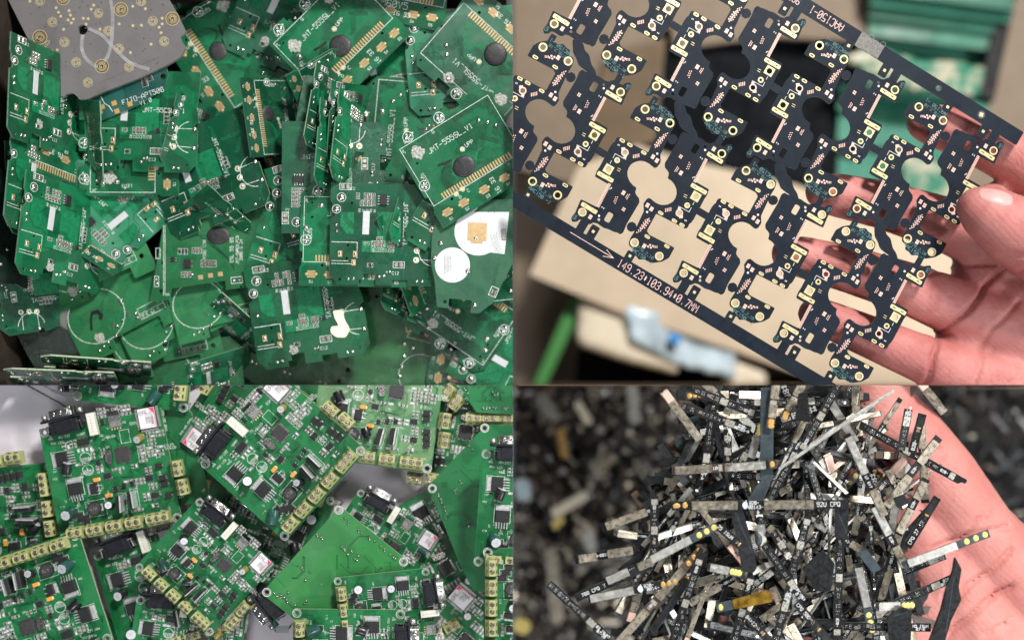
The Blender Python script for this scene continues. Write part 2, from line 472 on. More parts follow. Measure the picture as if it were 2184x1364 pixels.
class Stack:
    """drops things onto those already laid down, so nothing cuts through its neighbour"""
    def __init__(s, floor): s.q = []; s.floor = floor
    def drop(s, o, u, v, w, h, ang=0, rx=0, ry=0, sc_=1.0, gap=6, top=0, lift=0):
        R = Euler((math.radians(rx), math.radians(ry), 0)).to_matrix() @ Matrix.Rotation(-math.radians(ang), 3, 'Z')
        ex = R @ Vector((1, 0, 0)) * sc_; ey = R @ Vector((0, 1, 0)) * sc_; n = R @ Vector((0, 0, 1))
        gx, gy = -n.x/n.z, -n.y/n.z                      # slope in world x, y
        pts = []
        for i in range(9):
            for j in range(9):
                p = ex*((i/8-.5)*w*.98) + ey*((j/8-.5)*h*.98); pts.append((p.x, p.y))
        zc = max(s.floor - (gx*x + gy*y) for x, y in pts)
        for (ou, ov, inv, og, oz, ow, oh, otop) in s.q:
            for x, y in pts:
                X = u + x - ou; Y = -(v - ov) + y
                a = inv[0]*X + inv[1]*Y; b = inv[2]*X + inv[3]*Y
                if abs(a) < ow/2 and abs(b) < oh/2:
                    zc = max(zc, oz + og[0]*X + og[1]*Y + otop + gap - gx*x - gy*y)
        zc += lift
        det = ex.x*ey.y - ex.y*ey.x
        s.q.append((u, v, (ey.y/det, -ey.x/det, -ex.y/det, ex.x/det), (gx, gy), zc, w, h, top))
        pose(o, u, v, zc, ang, rx, ry, sc_)
        return zc
# ================================================================== heap one: calculator boards (top left)
TH = 3.6
def traces(mb, rng, x0, y0, x1, y1, n, mat='trace', z=.05, w=.8, avoid=None):
    for _ in range(n):
        k = rng.randint(1, 5); sp = 2.3
        x = rng.uniform(x0, x1); y = rng.uniform(y0, y1); d = rng.randint(0, 7); pts = [(x, y)]
        for _s in range(rng.randint(1, 3)):
            L = rng.uniform(8, 45); a = d*math.pi/4
            x = min(x1, max(x0, x + L*math.cos(a))); y = min(y1, max(y0, y + L*math.sin(a))); pts.append((x, y))
            d += rng.choice((-1, 1))
        dx, dy = pts[-1][0]-pts[0][0], pts[-1][1]-pts[0][1]; l = math.hypot(dx, dy) or 1; nx, ny = -dy/l, dx/l
        for q in range(k):
            z += .0017
            P = [(px + nx*sp*q, py + ny*sp*q) for px, py in pts]
            if any(not (x0-4 < px < x1+4 and y0-4 < py < y1+4) for px, py in P): continue
            mb.ribbon(P, w, z, mat)
            if rng.random() < .5: mb.flat(circ(*P[-1], 1.5, 8), z + .02, mat)

def flux_blob(parent, cx, cy, r, rng, mat='flux'):
    m = MB(); n = 22
    out = [(cx + r*(.6+.5*rng.random())*math.cos(2*math.pi*i/n), cy + r*(.6+.5*rng.random())*math.sin(2*math.pi*i/n)) for i in range(n)]
    m.prism(roundpoly(out, 3, 2), .02, .5, mat)
    for _ in range(7): m.dome(cx + rng.uniform(-r, r)*.6, cy + rng.uniform(-r, r)*.6, r*.18, r*.14, .3, rng.uniform(.8, 2), mat, rng.random()*3)
    return m.build('flux_residue', parent)
def blob(parent, cx, cy, r, hgt=None, mat='solder', ry=None, a=0):
    m = MB(); m.dome(cx, cy, r, ry or r, .05, hgt or r*.8, mat, a); return m.build('solder_joint', parent)
def led_pad(parent, cx, cy, r=11.5, a=0):
    m = MB(); m.ring(cx, cy, r-1, r+.2, .28, 'silk', 24)
    c, s = math.cos(a), math.sin(a)
    for q in (-1, 1):
        m.dome(cx + q*5*c, cy + q*5*s, 4.6, 4.2, .05, 3.2, 'solder')
        m.ribbon([(cx + q*1.2*c - 8*s, cy + q*1.2*s + 8*c), (cx + q*.8*c, cy + q*.8*s), (cx + q*2.4*c + 8*s, cy + q*2.4*s - 8*c)], 1.1, .31 + q*.01, 'silk')
    return m.build('led_pad', parent)
def smd(parent, cx, cy, w=9, h=4.6, a=0, body='smd_brown', name='resistor', t=2.2, silk=True):
    m = MB()
    c, s = math.cos(a), math.sin(a)
    m.box(cx, cy, w*.56, h, .1, t, body, a, .3)
    for q in (-1, 1): m.box(cx + q*w*.37*c, cy + q*w*.37*s, w*.26, h*1.08, .08, t*.9, 'solder', a, .5)
    if silk: m.ribbon(rect(cx, cy, w+3, h+2.6, a), .55, .25, 'silk', True)
    return m.build(name, parent)
def soic(parent, cx, cy, w, h, pins, a=0, t=5, pl=4.5, mat='ic', both='x', name='chip'):
    """body w x h; pins leave the two long sides (x direction)"""
    m = MB(); m.box(0, 0, w, h, .8, t, mat, 0, .8); m.cyl(-w*.3, h*.36, 1.0, t-.1, t+.03, 'marker', 10)
    o = m.build(name, parent, (cx, cy, 0), a)
    m = MB()
    for i in range(pins):
        y = (i - (pins-1)/2) * h/pins
        for q in (-1, 1):
            m.box(q*(w/2 + .8), y, 2.2, h/pins*.45, 1.6, 2.6, 'tin'); m.box(q*(w/2 + pl*.62), y, pl*.75, h/pins*.45, .15, .9, 'tin')
    m.build('pins', o); return o
def key_contact(parent, cx, cy, a=0):
    m = MB()
    m.ribbon(rect(cx, cy, 17, 13.5), .9, .22, 'gold_flat', True)
    for i in range(5):
        y = cy - 5.2 + i*2.6; m.ribbon([(cx-7.4, y), (cx+7.4, y)], 1.7, .235, 'gold_flat')
        if i < 4: m.ribbon([(cx-6.4 + (i % 2)*1.6, y+1.3), (cx+6.4 - (1 - i % 2)*1.6, y+1.3)], .7, .26, 'brown_board')
    for q in (-1, 1):
        m.dome(cx + q*10, cy, 3.2, 3.0, .03, .3, 'gold_flat')
        m.box(cx, cy + q*6.9, 15.5, 1.2, .02, .2, 'gold_flat')
    return m.build('key_contact', parent)

BW, BH = 235, 216
def A(x, y): return (x - BW/2, BH/2 - y)
def bite(cx, cy, r, a0, a1, n=8):
    return [(cx + r*math.cos(math.radians(a0 + (a1-a0)*i/n)), cy + r*math.sin(math.radians(a0 + (a1-a0)*i/n))) for i in range(n+1)]
OUT_A = [(0, 20), (17, 0), (62, 0), (62, 11), (70, 11), (70, 24), (98, 24), (98, 0), (133, 0), (133, 12), (166, 12), (166, 0), (217, 0), (235, 20),
         (235, 92)] + bite(235, 100, 8, -90, -270, 6) + [(235, 120), (230, 140)] + [(235, 168)] + [(235, 216), (0, 216), (0, 178)] + [(4, 172), (4, 160)] + \
        bite(0, 150, 9, 90, -90, 7) + [(0, 132)]
def lcd_board(name, mat='green', seed=1, junk=True):
    rng = random.Random(seed)
    t = empty(name)
    m = MB()
    hl = [(11, 8+6, 3), (24, 38, 3.2), (25, 69, 3.2), (49, 172, 3.4), (190, 172, 3.4), (218, 14, 3.2)]
    m.prism([A(*p) for p in OUT_A], -TH, 0, mat, 'edge_green', [circ(*A(x, y), r, 10) for x, y, r in hl])
    for x, y, r in hl: m.ring(*A(x, y), r+.1, r+1.0, .04, 'trace', 12)
    # silkscreen
    P = [A(*p) for p in ((8, 165), (8, 25), (176, 25), (228, 25), (228, 165), (8, 165))]
    m.ribbon(P[:5], 1.05, .30, 'silk'); m.ribbon([P[4], P[0]], 1.05, .302, 'silk')
    m.text('JMT-555SL_V1', *A(112, 61), 10.8, .33, 'silk', w=1.05)
    m.text('UPP', *A(141, 91), 8, .33, 'silk', w=.9)
    for k, (x, y) in enumerate(((26, 207), (66, 207), (118, 207), (168, 207), (208, 207))): m.text('S%d' % (k+1), *A(x, y), 5.5, .33, 'silk', w=.7)
    m.text('LED3', *A(22, 104), 6.5, .33, 'silk', a=math.pi/2, w=.75); m.text('LED1', *A(34, 17), 6, .33, 'silk', w=.75); m.text('LED2', *A(115, 18), 6, .33, 'silk', w=.75)
    m.text('J4', *A(12, 34), 6, .33, 'silk', a=math.pi/2, w=.7); m.text('C', *A(88, 175), 7, .33, 'silk', w=.8); m.text('D', *A(66, 178), 7, .33, 'silk', w=.8)
    m.text('16 33', *A(143, 196), 9, .33, 'silk', a=math.pi/2 if seed % 2 else 0, w=1.0); m.text('+', *A(50, 9), 7, .33, 'silk', w=1)
    m.text('+', *A(17, 100), 7, .33, 'silk', w=1); m.text('G', *A(88, 30), 7, .33, 'silk', w=.8)
    # fan-out tracks from the chip to the contact row
    for i in range(13):
        x0 = 70 + i*5.8; m.ribbon([A(x0 + 0, 151), A(x0, 146), A(107 + (i-6)*2.2, 134 - abs(i-6)*.4), A(107 + (i-6)*2.0, 120)], .75, .06 + i*.002, 'trace')
    for i in range(9):
        m.ribbon([A(48 + i*1.5, 150), A(48 + i*2.6, 128 - i*2.4), A(60 + i*2.2, 110 - i*1.2), A(88, 112 + i*3)], .75, .09 + i*.002, 'trace_dark')
        m.ribbon([A(196 - i*1.5, 148), A(196 - i*2.6, 128 - i*2.4), A(180 - i*2.2, 112 - i*2.2), A(131, 118 + i*2.4)], .75, .11 + i*.002, 'trace')
    traces(m, rng, 12-BW/2, 60-BH/2, 100-BW/2, 100-BH/2 + 90, 10, 'trace')
    traces(m, rng, -5, -20, 108, 98, 14, 'trace_dark', z=.2)
    for _ in range(26):
        x, y = rng.uniform(-110, 110), rng.uniform(-100, 100); m.flat(circ(x, y, .8, 6), .285, 'trace_dark')
    m.build('substrate', t)
    m = MB(); m.dome(*A(107, 128), 24, 23, .02, 4.2, 'epoxy', n=28, m=5, power=.55); m.ring(*A(107, 128), 23.6, 24.8, .1, 'trace', 32); m.build('chip_coating', t)
    m = MB()
    for i in range(27): m.box(*A(36 + i*6.4, 157), 3.3, 13.5, .02, .36, 'gold_flat')
    m.build('contact_row', t)
    for x, y in ((26, 191), (66, 192), (118, 191), (168, 192), (208, 190)): key_contact(t, *A(x, y))
    led_pad(t, *A(37, 3.5+8)); led_pad(t, *A(115, 11)); led_pad(t, *A(4+9, 118), a=math.pi/2)
    for x, y, r in ((79, 166, 4), (62, 168, 4), (123, 94, 4)):
        m = MB(); m.cyl(*A(x, y), r, .02, .4, 'gold_pale', 14); m.ring(*A(x, y), r+.6, r+1.5, .3, 'silk', 16); m.build('test_point', t)
    for x, y in ((79, 18), (88, 14)): blob(t, *A(x, y), 3.4)
    for x, y in ((184, 60), (198, 74), (210, 88)): blob(t, *A(x, y), 5, 4)
    for x, y, a in ((150, 30, .2), (20, 86, 1.5), (32, 52, .1)):
        m = MB(); m.box(*A(x, y), 12, 8, .02, 1.2, 'solder_dull', a, .8); m.dome(*A(x, y), 5, 4, .9, 1.8, 'solder'); m.build('solder_pad', t)
    if junk:
        flux_blob(t, *A(150 + rng.uniform(-8, 8), 32), 13, rng); flux_blob(t, *A(36, 58), 16, rng, 'flux')
    if seed % 2:
        m = MB(); m.ribbon([A(60, 96), A(76, 100), A(92, 102)], 5, .42, 'marker'); m.build('marker_stroke', t)
    return t

def comp_board(name, mat='green', seed=1):
    rng = random.Random(seed); t = empty(name)
    m = MB()
    B = lambda x, y: A(x, y)
    out = [(BW - x, BH - y) for x, y in OUT_A]                       # the same outline seen from behind
    out = [(x, BH - y) for x, y in OUT_A]
    hl = [(22, 205, 3.4), (38, 132, 3), (36, 160, 3), (213, 200, 3.4), (198, 50, 3.6), (45, 42, 3)]
    m.prism([B(*p) for p in out], -TH, 0, mat, 'edge_green' if seed != 3 else 'edge', [circ(*B(x, y), r, 10) for x, y, r in hl])
    m.ribbon([B(4, 126), B(58, 126), B(58, 160)], 1.1, .30, 'silk'); m.ribbon([B(4, 166), B(40, 166)], 1, .30, 'silk'); m.ribbon([B(4, 172), B(54, 172)], 1, .30, 'silk')
    # ground pour with rounded corners, outlined by an etched gap
    m.ribbon([B(20, 60), B(20, 92), B(34, 112), B(56, 112), B(64, 120), B(64, 148), B(118, 148), B(136, 130), B(152, 130), B(152, 40), B(132, 40)], 1.1, .12, 'trace_dark')
    m.flat([B(*p) for p in ((22, 62), (50, 62), (50, 108), (36, 108), (22, 92))], .05, 'trace')
    m.flat([B(*p) for p in ((100, 60), (150, 60), (150, 128), (134, 128), (116, 146), (68, 146), (68, 122), (100, 122))], .055, 'trace')
    m.ring(*B(222, 140), 33, 34.2, .30, 'silk', 26, 1.75, 4.55)
    m.ribbon([B(190, 122), B(224, 122)], 1.1, .31, 'silk'); m.ribbon([B(192, 160), B(226, 162)], 1.1, .31, 'silk')
    m.text('JMT-555SL_V1', *B(160, 84), 9, .33, 'silk', w=1.0, a=-math.pi/2 if seed % 2 else 0)
    m.text('C12', *B(140, 190), 6, .33, 'silk', w=.7); m.text('+', *B(122, 188), 7, .33, 'silk', w=1); m.text('MK2', *B(44, 12), 6, .33, 'silk', w=.7)
    for k in range(7): m.text('C%d' % k, *B(92 + k*7, 142), 4.6, .33, 'silk', a=math.pi/2, w=.55)
    for k in range(5): m.text('R%d' % k, *B(62 + k*8, 58), 4.4, .33, 'silk', a=math.pi/2, w=.55)
    for i in range(5): m.ribbon([B(170 + i*3.2, 30), B(170 + i*3.2, 120 - i*4), B(160 + i*3, 134), B(150 + i*3, 170)], .7, .07 + i*.003, 'trace_dark')
    traces(m, rng, -100, -60, 20, 60, 9, 'trace_dark', z=.14); traces(m, rng, 40, -95, 105, 95, 9, 'trace', z=.17)
    for _ in range(40):
        x, y = rng.uniform(-110, 110), rng.uniform(-100, 100); m.flat(circ(x, y, .8, 6), .285, 'trace_dark')
    m.build('substrate', t)
    m = MB(); m.box(*B(76, 84), 14.5, 50, .02, .8, 'silver_strip', -.03, .3); m.build('jumper_strip', t)
    soic(t, *B(112, 35), 15, 22, 4, t=5)
    for r in range(2):
        for c in range(5): smd(t, *B(58 + c*8.2, 27 + r*15), 9.5, 4.6, math.pi/2, 'smd_brown', 'capacitor' if r else 'resistor', silk=True)
    for c in range(7): smd(t, *B(92 + c*7, 129), 11, 4.8, math.pi/2, 'smd_brown', 'capacitor')
    for r in range(4): smd(t, *B(167, 84 + r*8.4), 9, 4.4, 0, 'smd_black', 'resistor')
    smd(t, *B(78, 128), 8, 4.4, 0, 'smd_brown', 'capacitor'); smd(t, *B(105, 117), 9, 4.6, 0, 'smd_brown', 'capacitor')
    smd(t, *B(86, 174), 9, 6, 0, 'smd_black', 'diode'); soic(t, *B(150, 128), 8, 9, 2, a=.1, t=3, pl=3, name='transistor')
    for x, y in ((22, 151), (54, 151), (51, 169)):
        m = MB(); m.box(*B(x, y), 9, 13, .02, .6, 'gold_flat', 0, .2); m.dome(*B(x, y), 3, 4.4, .5, 1.8, 'solder'); m.build('gold_pad', t)
    for x, y, r in ((23, 31, 7.5), (13, 56, 7)):
        m = MB(); m.dome(*B(x, y), r, r, .05, 5, 'solder', n=16); m.ring(*B(x, y), r+1.4, r+2.4, .3, 'silk', 20); m.build('solder_joint', t)
    for x, y in ((13, 90), (14, 103), (40, 204), (51, 203), (106, 206-8), (116, 204-8), (128, 187), (186, 206), (197, 207)): blob(t, *B(x, y), 3.8)
    for x, y in ((228, 122), (228, 163)): blob(t, *B(x, y), 5.2, 4)
    for x, y in ((187, 122), (185, 141), (184, 161)):
        m = MB(); m.ring(*B(x, y), 2.2, 5.2, .22, 'gold_pale', 16); m.dome(*B(x, y), 3, 3, .1, 2.2, 'solder'); m.ring(*B(x, y), 5.2, 6.4, .3, 'silk', 18); m.build('test_point', t)
    for bx, by in ((26, 8), (142, 172)):
        m = MB(); m.ribbon(rect(*B(bx + 5, by), 24, 13), 1, .3, 'silk', True)
        for q in (-1, 1): m.box(*B(bx + 5 + q*5.5, by), 8.5, 10, .05, 1.6, 'solder_dull', 0, 1.2)
        m.build('wire_pad', t)
    flux_blob(t, *B(84, 176), 12, rng)
    return t

def toy_board(name, mat='green_hatch', seed=5):
    """long board with a white stadium ring and a stepped lower edge"""
    rng = random.Random(seed); t = empty(name); w_, h_ = 236, 150
    P = lambda x, y: (x - w_/2, h_/2 - y)
    m = MB(); out = [(0, 0), (0, 150), (75, 150), (75, 124), (184, 124), (184, 150), (236, 150), (236, 22), (214, 0)]
    hl = [(216, 112, 5.5), (62, 138, 3), (92, 118, 2.6)]
    m.prism([P(*p) for p in out], -TH, 0, mat, 'edge_green', [circ(*P(x, y), r, 12) for x, y, r in hl])
    st = [(66 + 58*math.cos(q*math.pi/16)*1.05, 66 + 58*math.sin(q*math.pi/16)*.98) for q in range(33)]
    m.ribbon([P(*p) for p in st[:32]], 1.3, .3, 'silk', True)
    m.ribbon([P(*p) for p in ((148, 92), (148, 116), (204, 116), (204, 92))], 1.0, .3, 'silk', True); m.ribbon([P(148, 104), P(204, 104)], .9, .31, 'silk')
    m.ring(*P(176, 110), 3, 4, .33, 'silk', 14); m.ribbon([P(166, 106), P(160, 110), P(166, 114)], .9, .33, 'silk'); m.ribbon([P(192, 106), P(186, 110), P(192, 114)], .9, .33, 'silk')
    m.text('B', *P(154, 110), 6, .33, 'silk', w=.7)
    for i in range(6): m.ribbon([P(30, 50 + i*4), P(80 - i*2, 50 + i*4), P(96 - i*2, 40 + i*4)], .8, .06 + i*.003, 'trace_dark')
    for i in range(5): m.ribbon([P(90, 110 - i*4), P(130, 100 - i*5), P(150, 80 - i*5), P(210, 70 - i*5)], 1.0, .08 + i*.003, 'trace')
    traces(m, rng, -100, -60, 100, 60, 12, 'trace', z=.12)
    m.build('substrate', t)
    for x, y in ((96, 104), (112, 98), (84, 128-6), (52, 130), (64, 126), (142, 98), (142, 108), (40, 134), (126, 60), (126, 68), (214, 60), (214, 70)):
        blob(t, *P(x, y), 3.6, 3)
    for x, y in ((92, 96), (118, 92)):
        m = MB(); m.box(*P(x, y), 8, 7, .02, 1.2, 'solder', .3, .7); m.build('solder_pad', t)
    flux_blob(t, *P(48, 118), 13, rng)
    return t

def poly_thing(name, pts, z_th, mat, side, extra=None, off=None):
    """board of its own outline; pts are in picture px round a centre"""
    cx = sum(p[0] for p in pts)/len(pts); cy = sum(p[1] for p in pts)/len(pts)
    t = empty(name); m = MB()
    L = lambda x, y: (x - cx, cy - y)
    if extra: extra(m, L, t, 'pre')
    holes = t.get('_h', 0)
    m.prism([L(*p) for p in pts], -z_th, 0, mat, side, HOLES.pop('h', ()))
    if extra: extra(m, L, t, 'post')
    m.build('substrate', t)
    us = [p[0] for p in pts]; vs = [p[1] for p in pts]
    return t, cx, cy, max(us)-min(us), max(vs)-min(vs)
HOLES = {}

G1 = 'scrap green circuit boards heaped in the box'
tA = [lcd_board('circuit_board', 'green', 1), lcd_board('circuit_board', 'green', 2), lcd_board('circuit_board', 'green_deep', 4, False)]
tB = [comp_board('circuit_board', 'green', 1), comp_board('circuit_board', 'green', 2), comp_board('circuit_board', 'green_deep', 3)]
tF = [comp_board('circuit_board', 'green_glare', 2), lcd_board('circuit_board', 'green_glare', 2)]
tT = toy_board('circuit_board')
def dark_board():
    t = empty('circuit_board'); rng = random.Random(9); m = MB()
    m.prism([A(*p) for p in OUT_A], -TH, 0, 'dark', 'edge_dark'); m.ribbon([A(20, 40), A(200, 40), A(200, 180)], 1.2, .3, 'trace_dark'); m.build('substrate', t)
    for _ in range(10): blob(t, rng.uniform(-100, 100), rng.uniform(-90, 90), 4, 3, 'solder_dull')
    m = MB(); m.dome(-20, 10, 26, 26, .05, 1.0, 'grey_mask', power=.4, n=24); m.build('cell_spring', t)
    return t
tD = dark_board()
TEMPL = tA + tB + tF + [tT, tD]

st1 = Stack(-250)
lab1 = {}
def put1(T, u, v, ang, label, rx=0, ry=0, s=1.0, wh=(BW, BH), gap=4.2, lift=0, top=1.5, kind='circuit board', z=None):
    o = copy_tree(T); PANEL[o] = (-1, 1)
    tag(o, label, kind, G1)
    for c_ in list(o.children):
        nm = c_.name.split('.')[0]
        if nm in ('flux_residue', 'solder_pad'):
            c_.location = (rn.uniform(-14, 14), rn.uniform(-10, 10), 0)
            if rn.random() < .35: kill(c_)
        elif nm in ('resistor', 'capacitor', 'solder_joint', 'led_pad') and rn.random() < .12: kill(c_)
        elif nm == 'chip_coating': q_s = rn.uniform(.86, 1.06); c_.scale = (q_s, q_s*rn.uniform(.94, 1.06), 1); c_.location = (A(107, 128)[0]*(1-q_s), A(107, 128)[1]*(1-q_s), 0)
    if not rx and not ry: rx, ry = rn.uniform(-3.2, 3.2), rn.uniform(-3.6, 3.6)
    if z is not None: pose(o, u, v, z, ang, rx, ry, s); return o
    z_ = st1.drop(o, u, v, wh[0], wh[1], ang, rx, ry, s, gap, top, lift)
    return o
rn = random.Random(3)
# boards that only show in the gaps, dark-coloured to stand in for shade
deep = [(120, 620, 20), (260, 700, 70), (400, 760, 150), (620, 760, 10), (860, 760, 80), (1040, 560, 30), (700, 330, 200), (500, 250, 120), (240, 120, 60), (560, 110, 300), (420, 420, 240),
        (100, 120, 85), (860, 420, 95), (300, 560, 40), (760, 640, 0), (1060, 640, 130), (430, 130, 10), (150, 740, 190)]
WORDS = lambda u, v: ('left' if u < 300 else 'left centre' if u < 550 else 'right centre' if u < 800 else 'right') + ' ' + ('top' if v < 200 else 'upper' if v < 400 else 'lower' if v < 620 else 'bottom')
for k, (u, v, a) in enumerate(deep):
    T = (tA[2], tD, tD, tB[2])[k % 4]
    put1(T, u, v, a, '%s board lying deepest in the %s of the green heap' % (('shadowed contact', 'black', 'shade-darkened', 'dim component')[k % 4], WORDS(u, v) + (' corner' if (u, v) == (150, 740) else '')), rx=rn.uniform(-2, 2), ry=rn.uniform(-2, 2), gap=1)

st1.floor = -205
st1.q = []          # the lowest layer lies on the carton floor, well below the next ones
def P1(T, u, v, ang, label, **k): return put1(T, u, v, ang, label, **k)
# left side: boards leaning steeply against the box wall, some coloured dark as shade
P1(tB[2], 80, 600, 80, 'shade-darkened board lying against the left box wall with a thin pale rim', ry=48, s=.9, z=-120)
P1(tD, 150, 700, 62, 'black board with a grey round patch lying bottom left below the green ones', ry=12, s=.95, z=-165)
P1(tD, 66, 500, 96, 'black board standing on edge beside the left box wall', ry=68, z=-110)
P1(tB[2], 140, 812, 103, 'dark board seen almost edge on along the bottom left corner', rx=80, gap=2, z=-150)
P1(tB[2], 210, 795, 106, 'second dark board seen edge on above the bottom left corner', rx=76, gap=2, z=-165)
P1(tA[2], 118, 430, 88, 'narrow dark green board leaning left under the two chip boards', ry=50, z=-150)
P1(tB[0], 140, 500, 8, 'steep board with rows of solder joints leaning at the lower left pile', ry=62, z=-70)
P1(tA[1], 128, 420, 190, 'steep board with bare pads and a white line leaning behind the left chip boards', ry=60, z=-90)
P1(tB[1], 96, 405, 7, 'lower of the two chip boards with white strips leaning at the left wall', ry=71, s=.95, z=-62)
P1(tB[0], 104, 212, 3, 'upper of the two chip boards with white strips leaning at the left wall', ry=71, z=-58)
# big board and the boards along the bottom
def big(m, L, t, ph):
    if ph == 'pre': HOLES['h'] = [circ(*L(510, 756), 8, 14), circ(*L(742, 788), 5, 12), circ(*L(805, 631), 5, 12), circ(*L(724, 812), 4.5, 12)]; return
    m.ring(*L(895, 800), 44, 45.3, .3, 'silk', 40, .4, 5.4)
    m.ribbon([L(*p) for p in ((932, 692), (890, 680), (868, 718), (930, 735))], 1.2, .3, 'silk')
    for i in range(6): m.ribbon([L(712 + i*3, 732 - i*2), L(746 + i*2, 774 - i*4), L(850 + i*2, 805 - i*6)], 1.4, .06 + i*.003, 'trace_dark')
    for i in range(4): m.ribbon([L(764, 750 + i*5), L(850, 768 + i*5), L(866, 752 + i*6)], 1.2, .09 + i*.003, 'trace_dark')
    for i in range(6): m.ribbon([L(530 - i*4, 700 + i*9), L(562 - i*3, 640 + i*12)], .8, .3 + i*.004, 'silk')
    for x, y in ((536, 770), (546, 775), (606, 792), (618, 796), (682, 812), (694, 818), (862, 733), (880, 741), (862, 760), (856, 782), (853, 803), (877, 640)): blob(t, *L(x, y), 4.6, 3.4)
    for x, y in ((880, 681), (871, 700), (911, 709)):
        q = MB(); q.box(*L(x, y), 12, 17, .02, .5, 'copper_key', .2, .2); q.box(*L(x, y), 3.5, 9, .4, .56, 'marker', .2); q.build('gold_pad', t)
big_pts = [(484, 776), (494, 728), (528, 700), (600, 560), (940, 630), (928, 760), (925, 900), (660, 900)]
o, cx, cy, ww, hh = poly_thing('circuit_board', big_pts, TH+1, 'green_big', 'edge', big)
tag(o, 'large olive green board with a fine hatched surface under the bottom middle boards', 'circuit board', G1); PANEL[o] = (-1, 1)
st1.drop(o, cx, cy, ww, hh, gap=5, top=2)
P1(tT, 400, 800, -5, 'stepped board with white ring, half hidden, lowest at the bottom edge', wh=(236, 150))
P1(tT, 352, 722, -12.5, 'lowest stepped olive board with ring and arrow panel at the bottom', wh=(236, 150), s=.98)
P1(tA[0], 1010, 868, 98, 'board with a gold contact row cut by the bottom edge, right corner')
P1(tB[1], 1100, 740, -62, 'board with two round light pads at the lower right border')
P1(tA[1], 988, 655, 214, 'board with three solder joints below the white-circled board', s=.95)
P1(tA[0], 1060, 530, 84, 'dark board behind the white-circled board at the right border')
P1(tT, 361, 672, -27, 'middle stepped board with ring and arrow panel in the lower left row', wh=(236, 150), s=.98)
P1(tT, 257, 658, -27, 'stepped board with a black marker squiggle inside its white ring', wh=(236, 150), s=1.02)
_o = _last = [q for q in PANEL][-1]
m = MB()
PP = lambda x, y: (x - 118, 75 - y)
m.ribbon([PP(44, 88), PP(52, 68), PP(62, 54)], 5, .45, 'marker'); m.ribbon([PP(60, 56), PP(72, 58), PP(76, 68), PP(70, 76)], 8, .47, 'marker'); m.build('marker_stroke', _o)
P1(tT, 198, 552, -24, 'topmost stepped board of the lower left row', wh=(236, 150))
P1(tT, 470, 645, -14, 'small stepped green corner sticking out left of the white-strip board', wh=(236, 150), s=.9, gap=1)
# middle field
P1(tB[2], 440, 372, -20, 'dark board crowded with small components in the shade, left of centre', ry=-8, z=-120)
P1(tA[1], 527, 372, 181, 'upside-down board with lettering and round pads under the shaded middle', s=.98)
P1(tF[0], 242, 425, -131, 'shiny board reflecting white light, tipped left of centre', s=.95, rx=2, ry=3)
P1(tA[0], 275, 303, -90, 'board with a short gold contact row under the upper left component board', s=.98)
def t7(m, L, t, ph):
    if ph == 'pre': HOLES['h'] = [circ(*L(343, 621), 5, 12), circ(*L(346, 560), 3, 10), circ(*L(514, 611), 3, 10)]; return
    m.ribbon([L(*p) for p in ((352, 480), (352, 626), (362, 626))], .9, .3, 'silk'); m.ribbon([L(*p) for p in ((349, 480), (349, 629), (362, 629))], .9, .3, 'silk')
    for x, y in ((337, 540), (334, 600)): m.ribbon(rect(*L(x, y), 9, 22), 1, .3, 'silk', True)
    m.ribbon(rect(*L(505, 597), 24, 13, .1), 1, .31, 'silk', True)
    m.text('ESL 55 95', *L(494, 533), 7, .33, 'silk', a=math.pi/2, w=.9); m.text('JMT-8803LPCB', *L(506, 533), 6, .33, 'silk', a=math.pi/2, w=.7); m.text('2006.6.24', *L(514, 533), 6, .33, 'silk', a=math.pi/2, w=.7)
    m.text('R202 C20', *L(436, 532), 6, .33, 'silk', a=math.pi/2, w=.6)
    r_ = random.Random(4)
    for i in range(7): m.ribbon([L(420 + i*3, 500), L(470 + i*3, 540 + i*2), L(500, 560 + i*3)], .8, .08 + i*.003, 'trace_dark')
    traces(m, r_, -90, -60, 100, 60, 16, 'trace', z=.13)
    q = MB(); q.dome(*L(466, 502), 25, 19, .02, 4, 'epoxy', n=24, m=5, power=.55); q.build('chip_coating', t)
    soic(t, *L(400, 562), 15, 17, 4)
    for i in range(5): smd(t, *L(432 + i*6.5, 562), 11, 4, math.pi/2, 'smd_brown', 'capacitor')
    for i in range(3):
        smd(t, *L(383 + i*7, 536), 9, 4, math.pi/2, 'smd_black', 'resistor'); smd(t, *L(413 + i*7, 534), 9, 4, math.pi/2, 'smd_brown', 'capacitor'); smd(t, *L(390 + i*7, 585), 9, 4, math.pi/2, 'smd_brown', 'resistor')
    soic(t, *L(369, 553), 9, 9, 2, t=3, name='transistor')
    for x, y in ((428, 591), (449, 587), (470, 584)):
        q = MB(); q.box(*L(x, y), 10, 9, .02, .4, 'gold_flat', .1); q.ring(*L(x, y), 1.6, 3, .45, 'copper_key', 12); q.build('gold_pad', t)
    for x, y in ((335, 604), (333, 596), (499, 598), (511, 597), (410, 585)): blob(t, *L(x, y), 3.4)
t7p = [(348, 478), (334, 560), (320, 643), (362, 638), (365, 615), (480, 598), (482, 618), (567, 605), (567, 560), (600, 480), (560, 440), (470, 440)]
o, cx, cy, ww, hh = poly_thing('circuit_board', t7p, TH, 'green_hatch', 'edge_green', t7)
tag(o, 'hatched green board with a black chip blob and eight-legged chip, left of centre', 'circuit board', G1); PANEL[o] = (-1, 1)
st1.drop(o, cx, cy, ww-20, hh-20, gap=4, top=2)
P1(tA[2], 610, 292, 73, 'dark slim board with brown contact pads slanting under the middle')
P1(tA[1], 745, 95, -97, 'board whose right pads peep out below the top lettered board')
P1(tB[0], 838, 148, -15, 'board edge with notches sticking out under the top right boards')
P1(tA[0], 880, 285, -85, 'upright board with a white frame left of the lower lettered board')
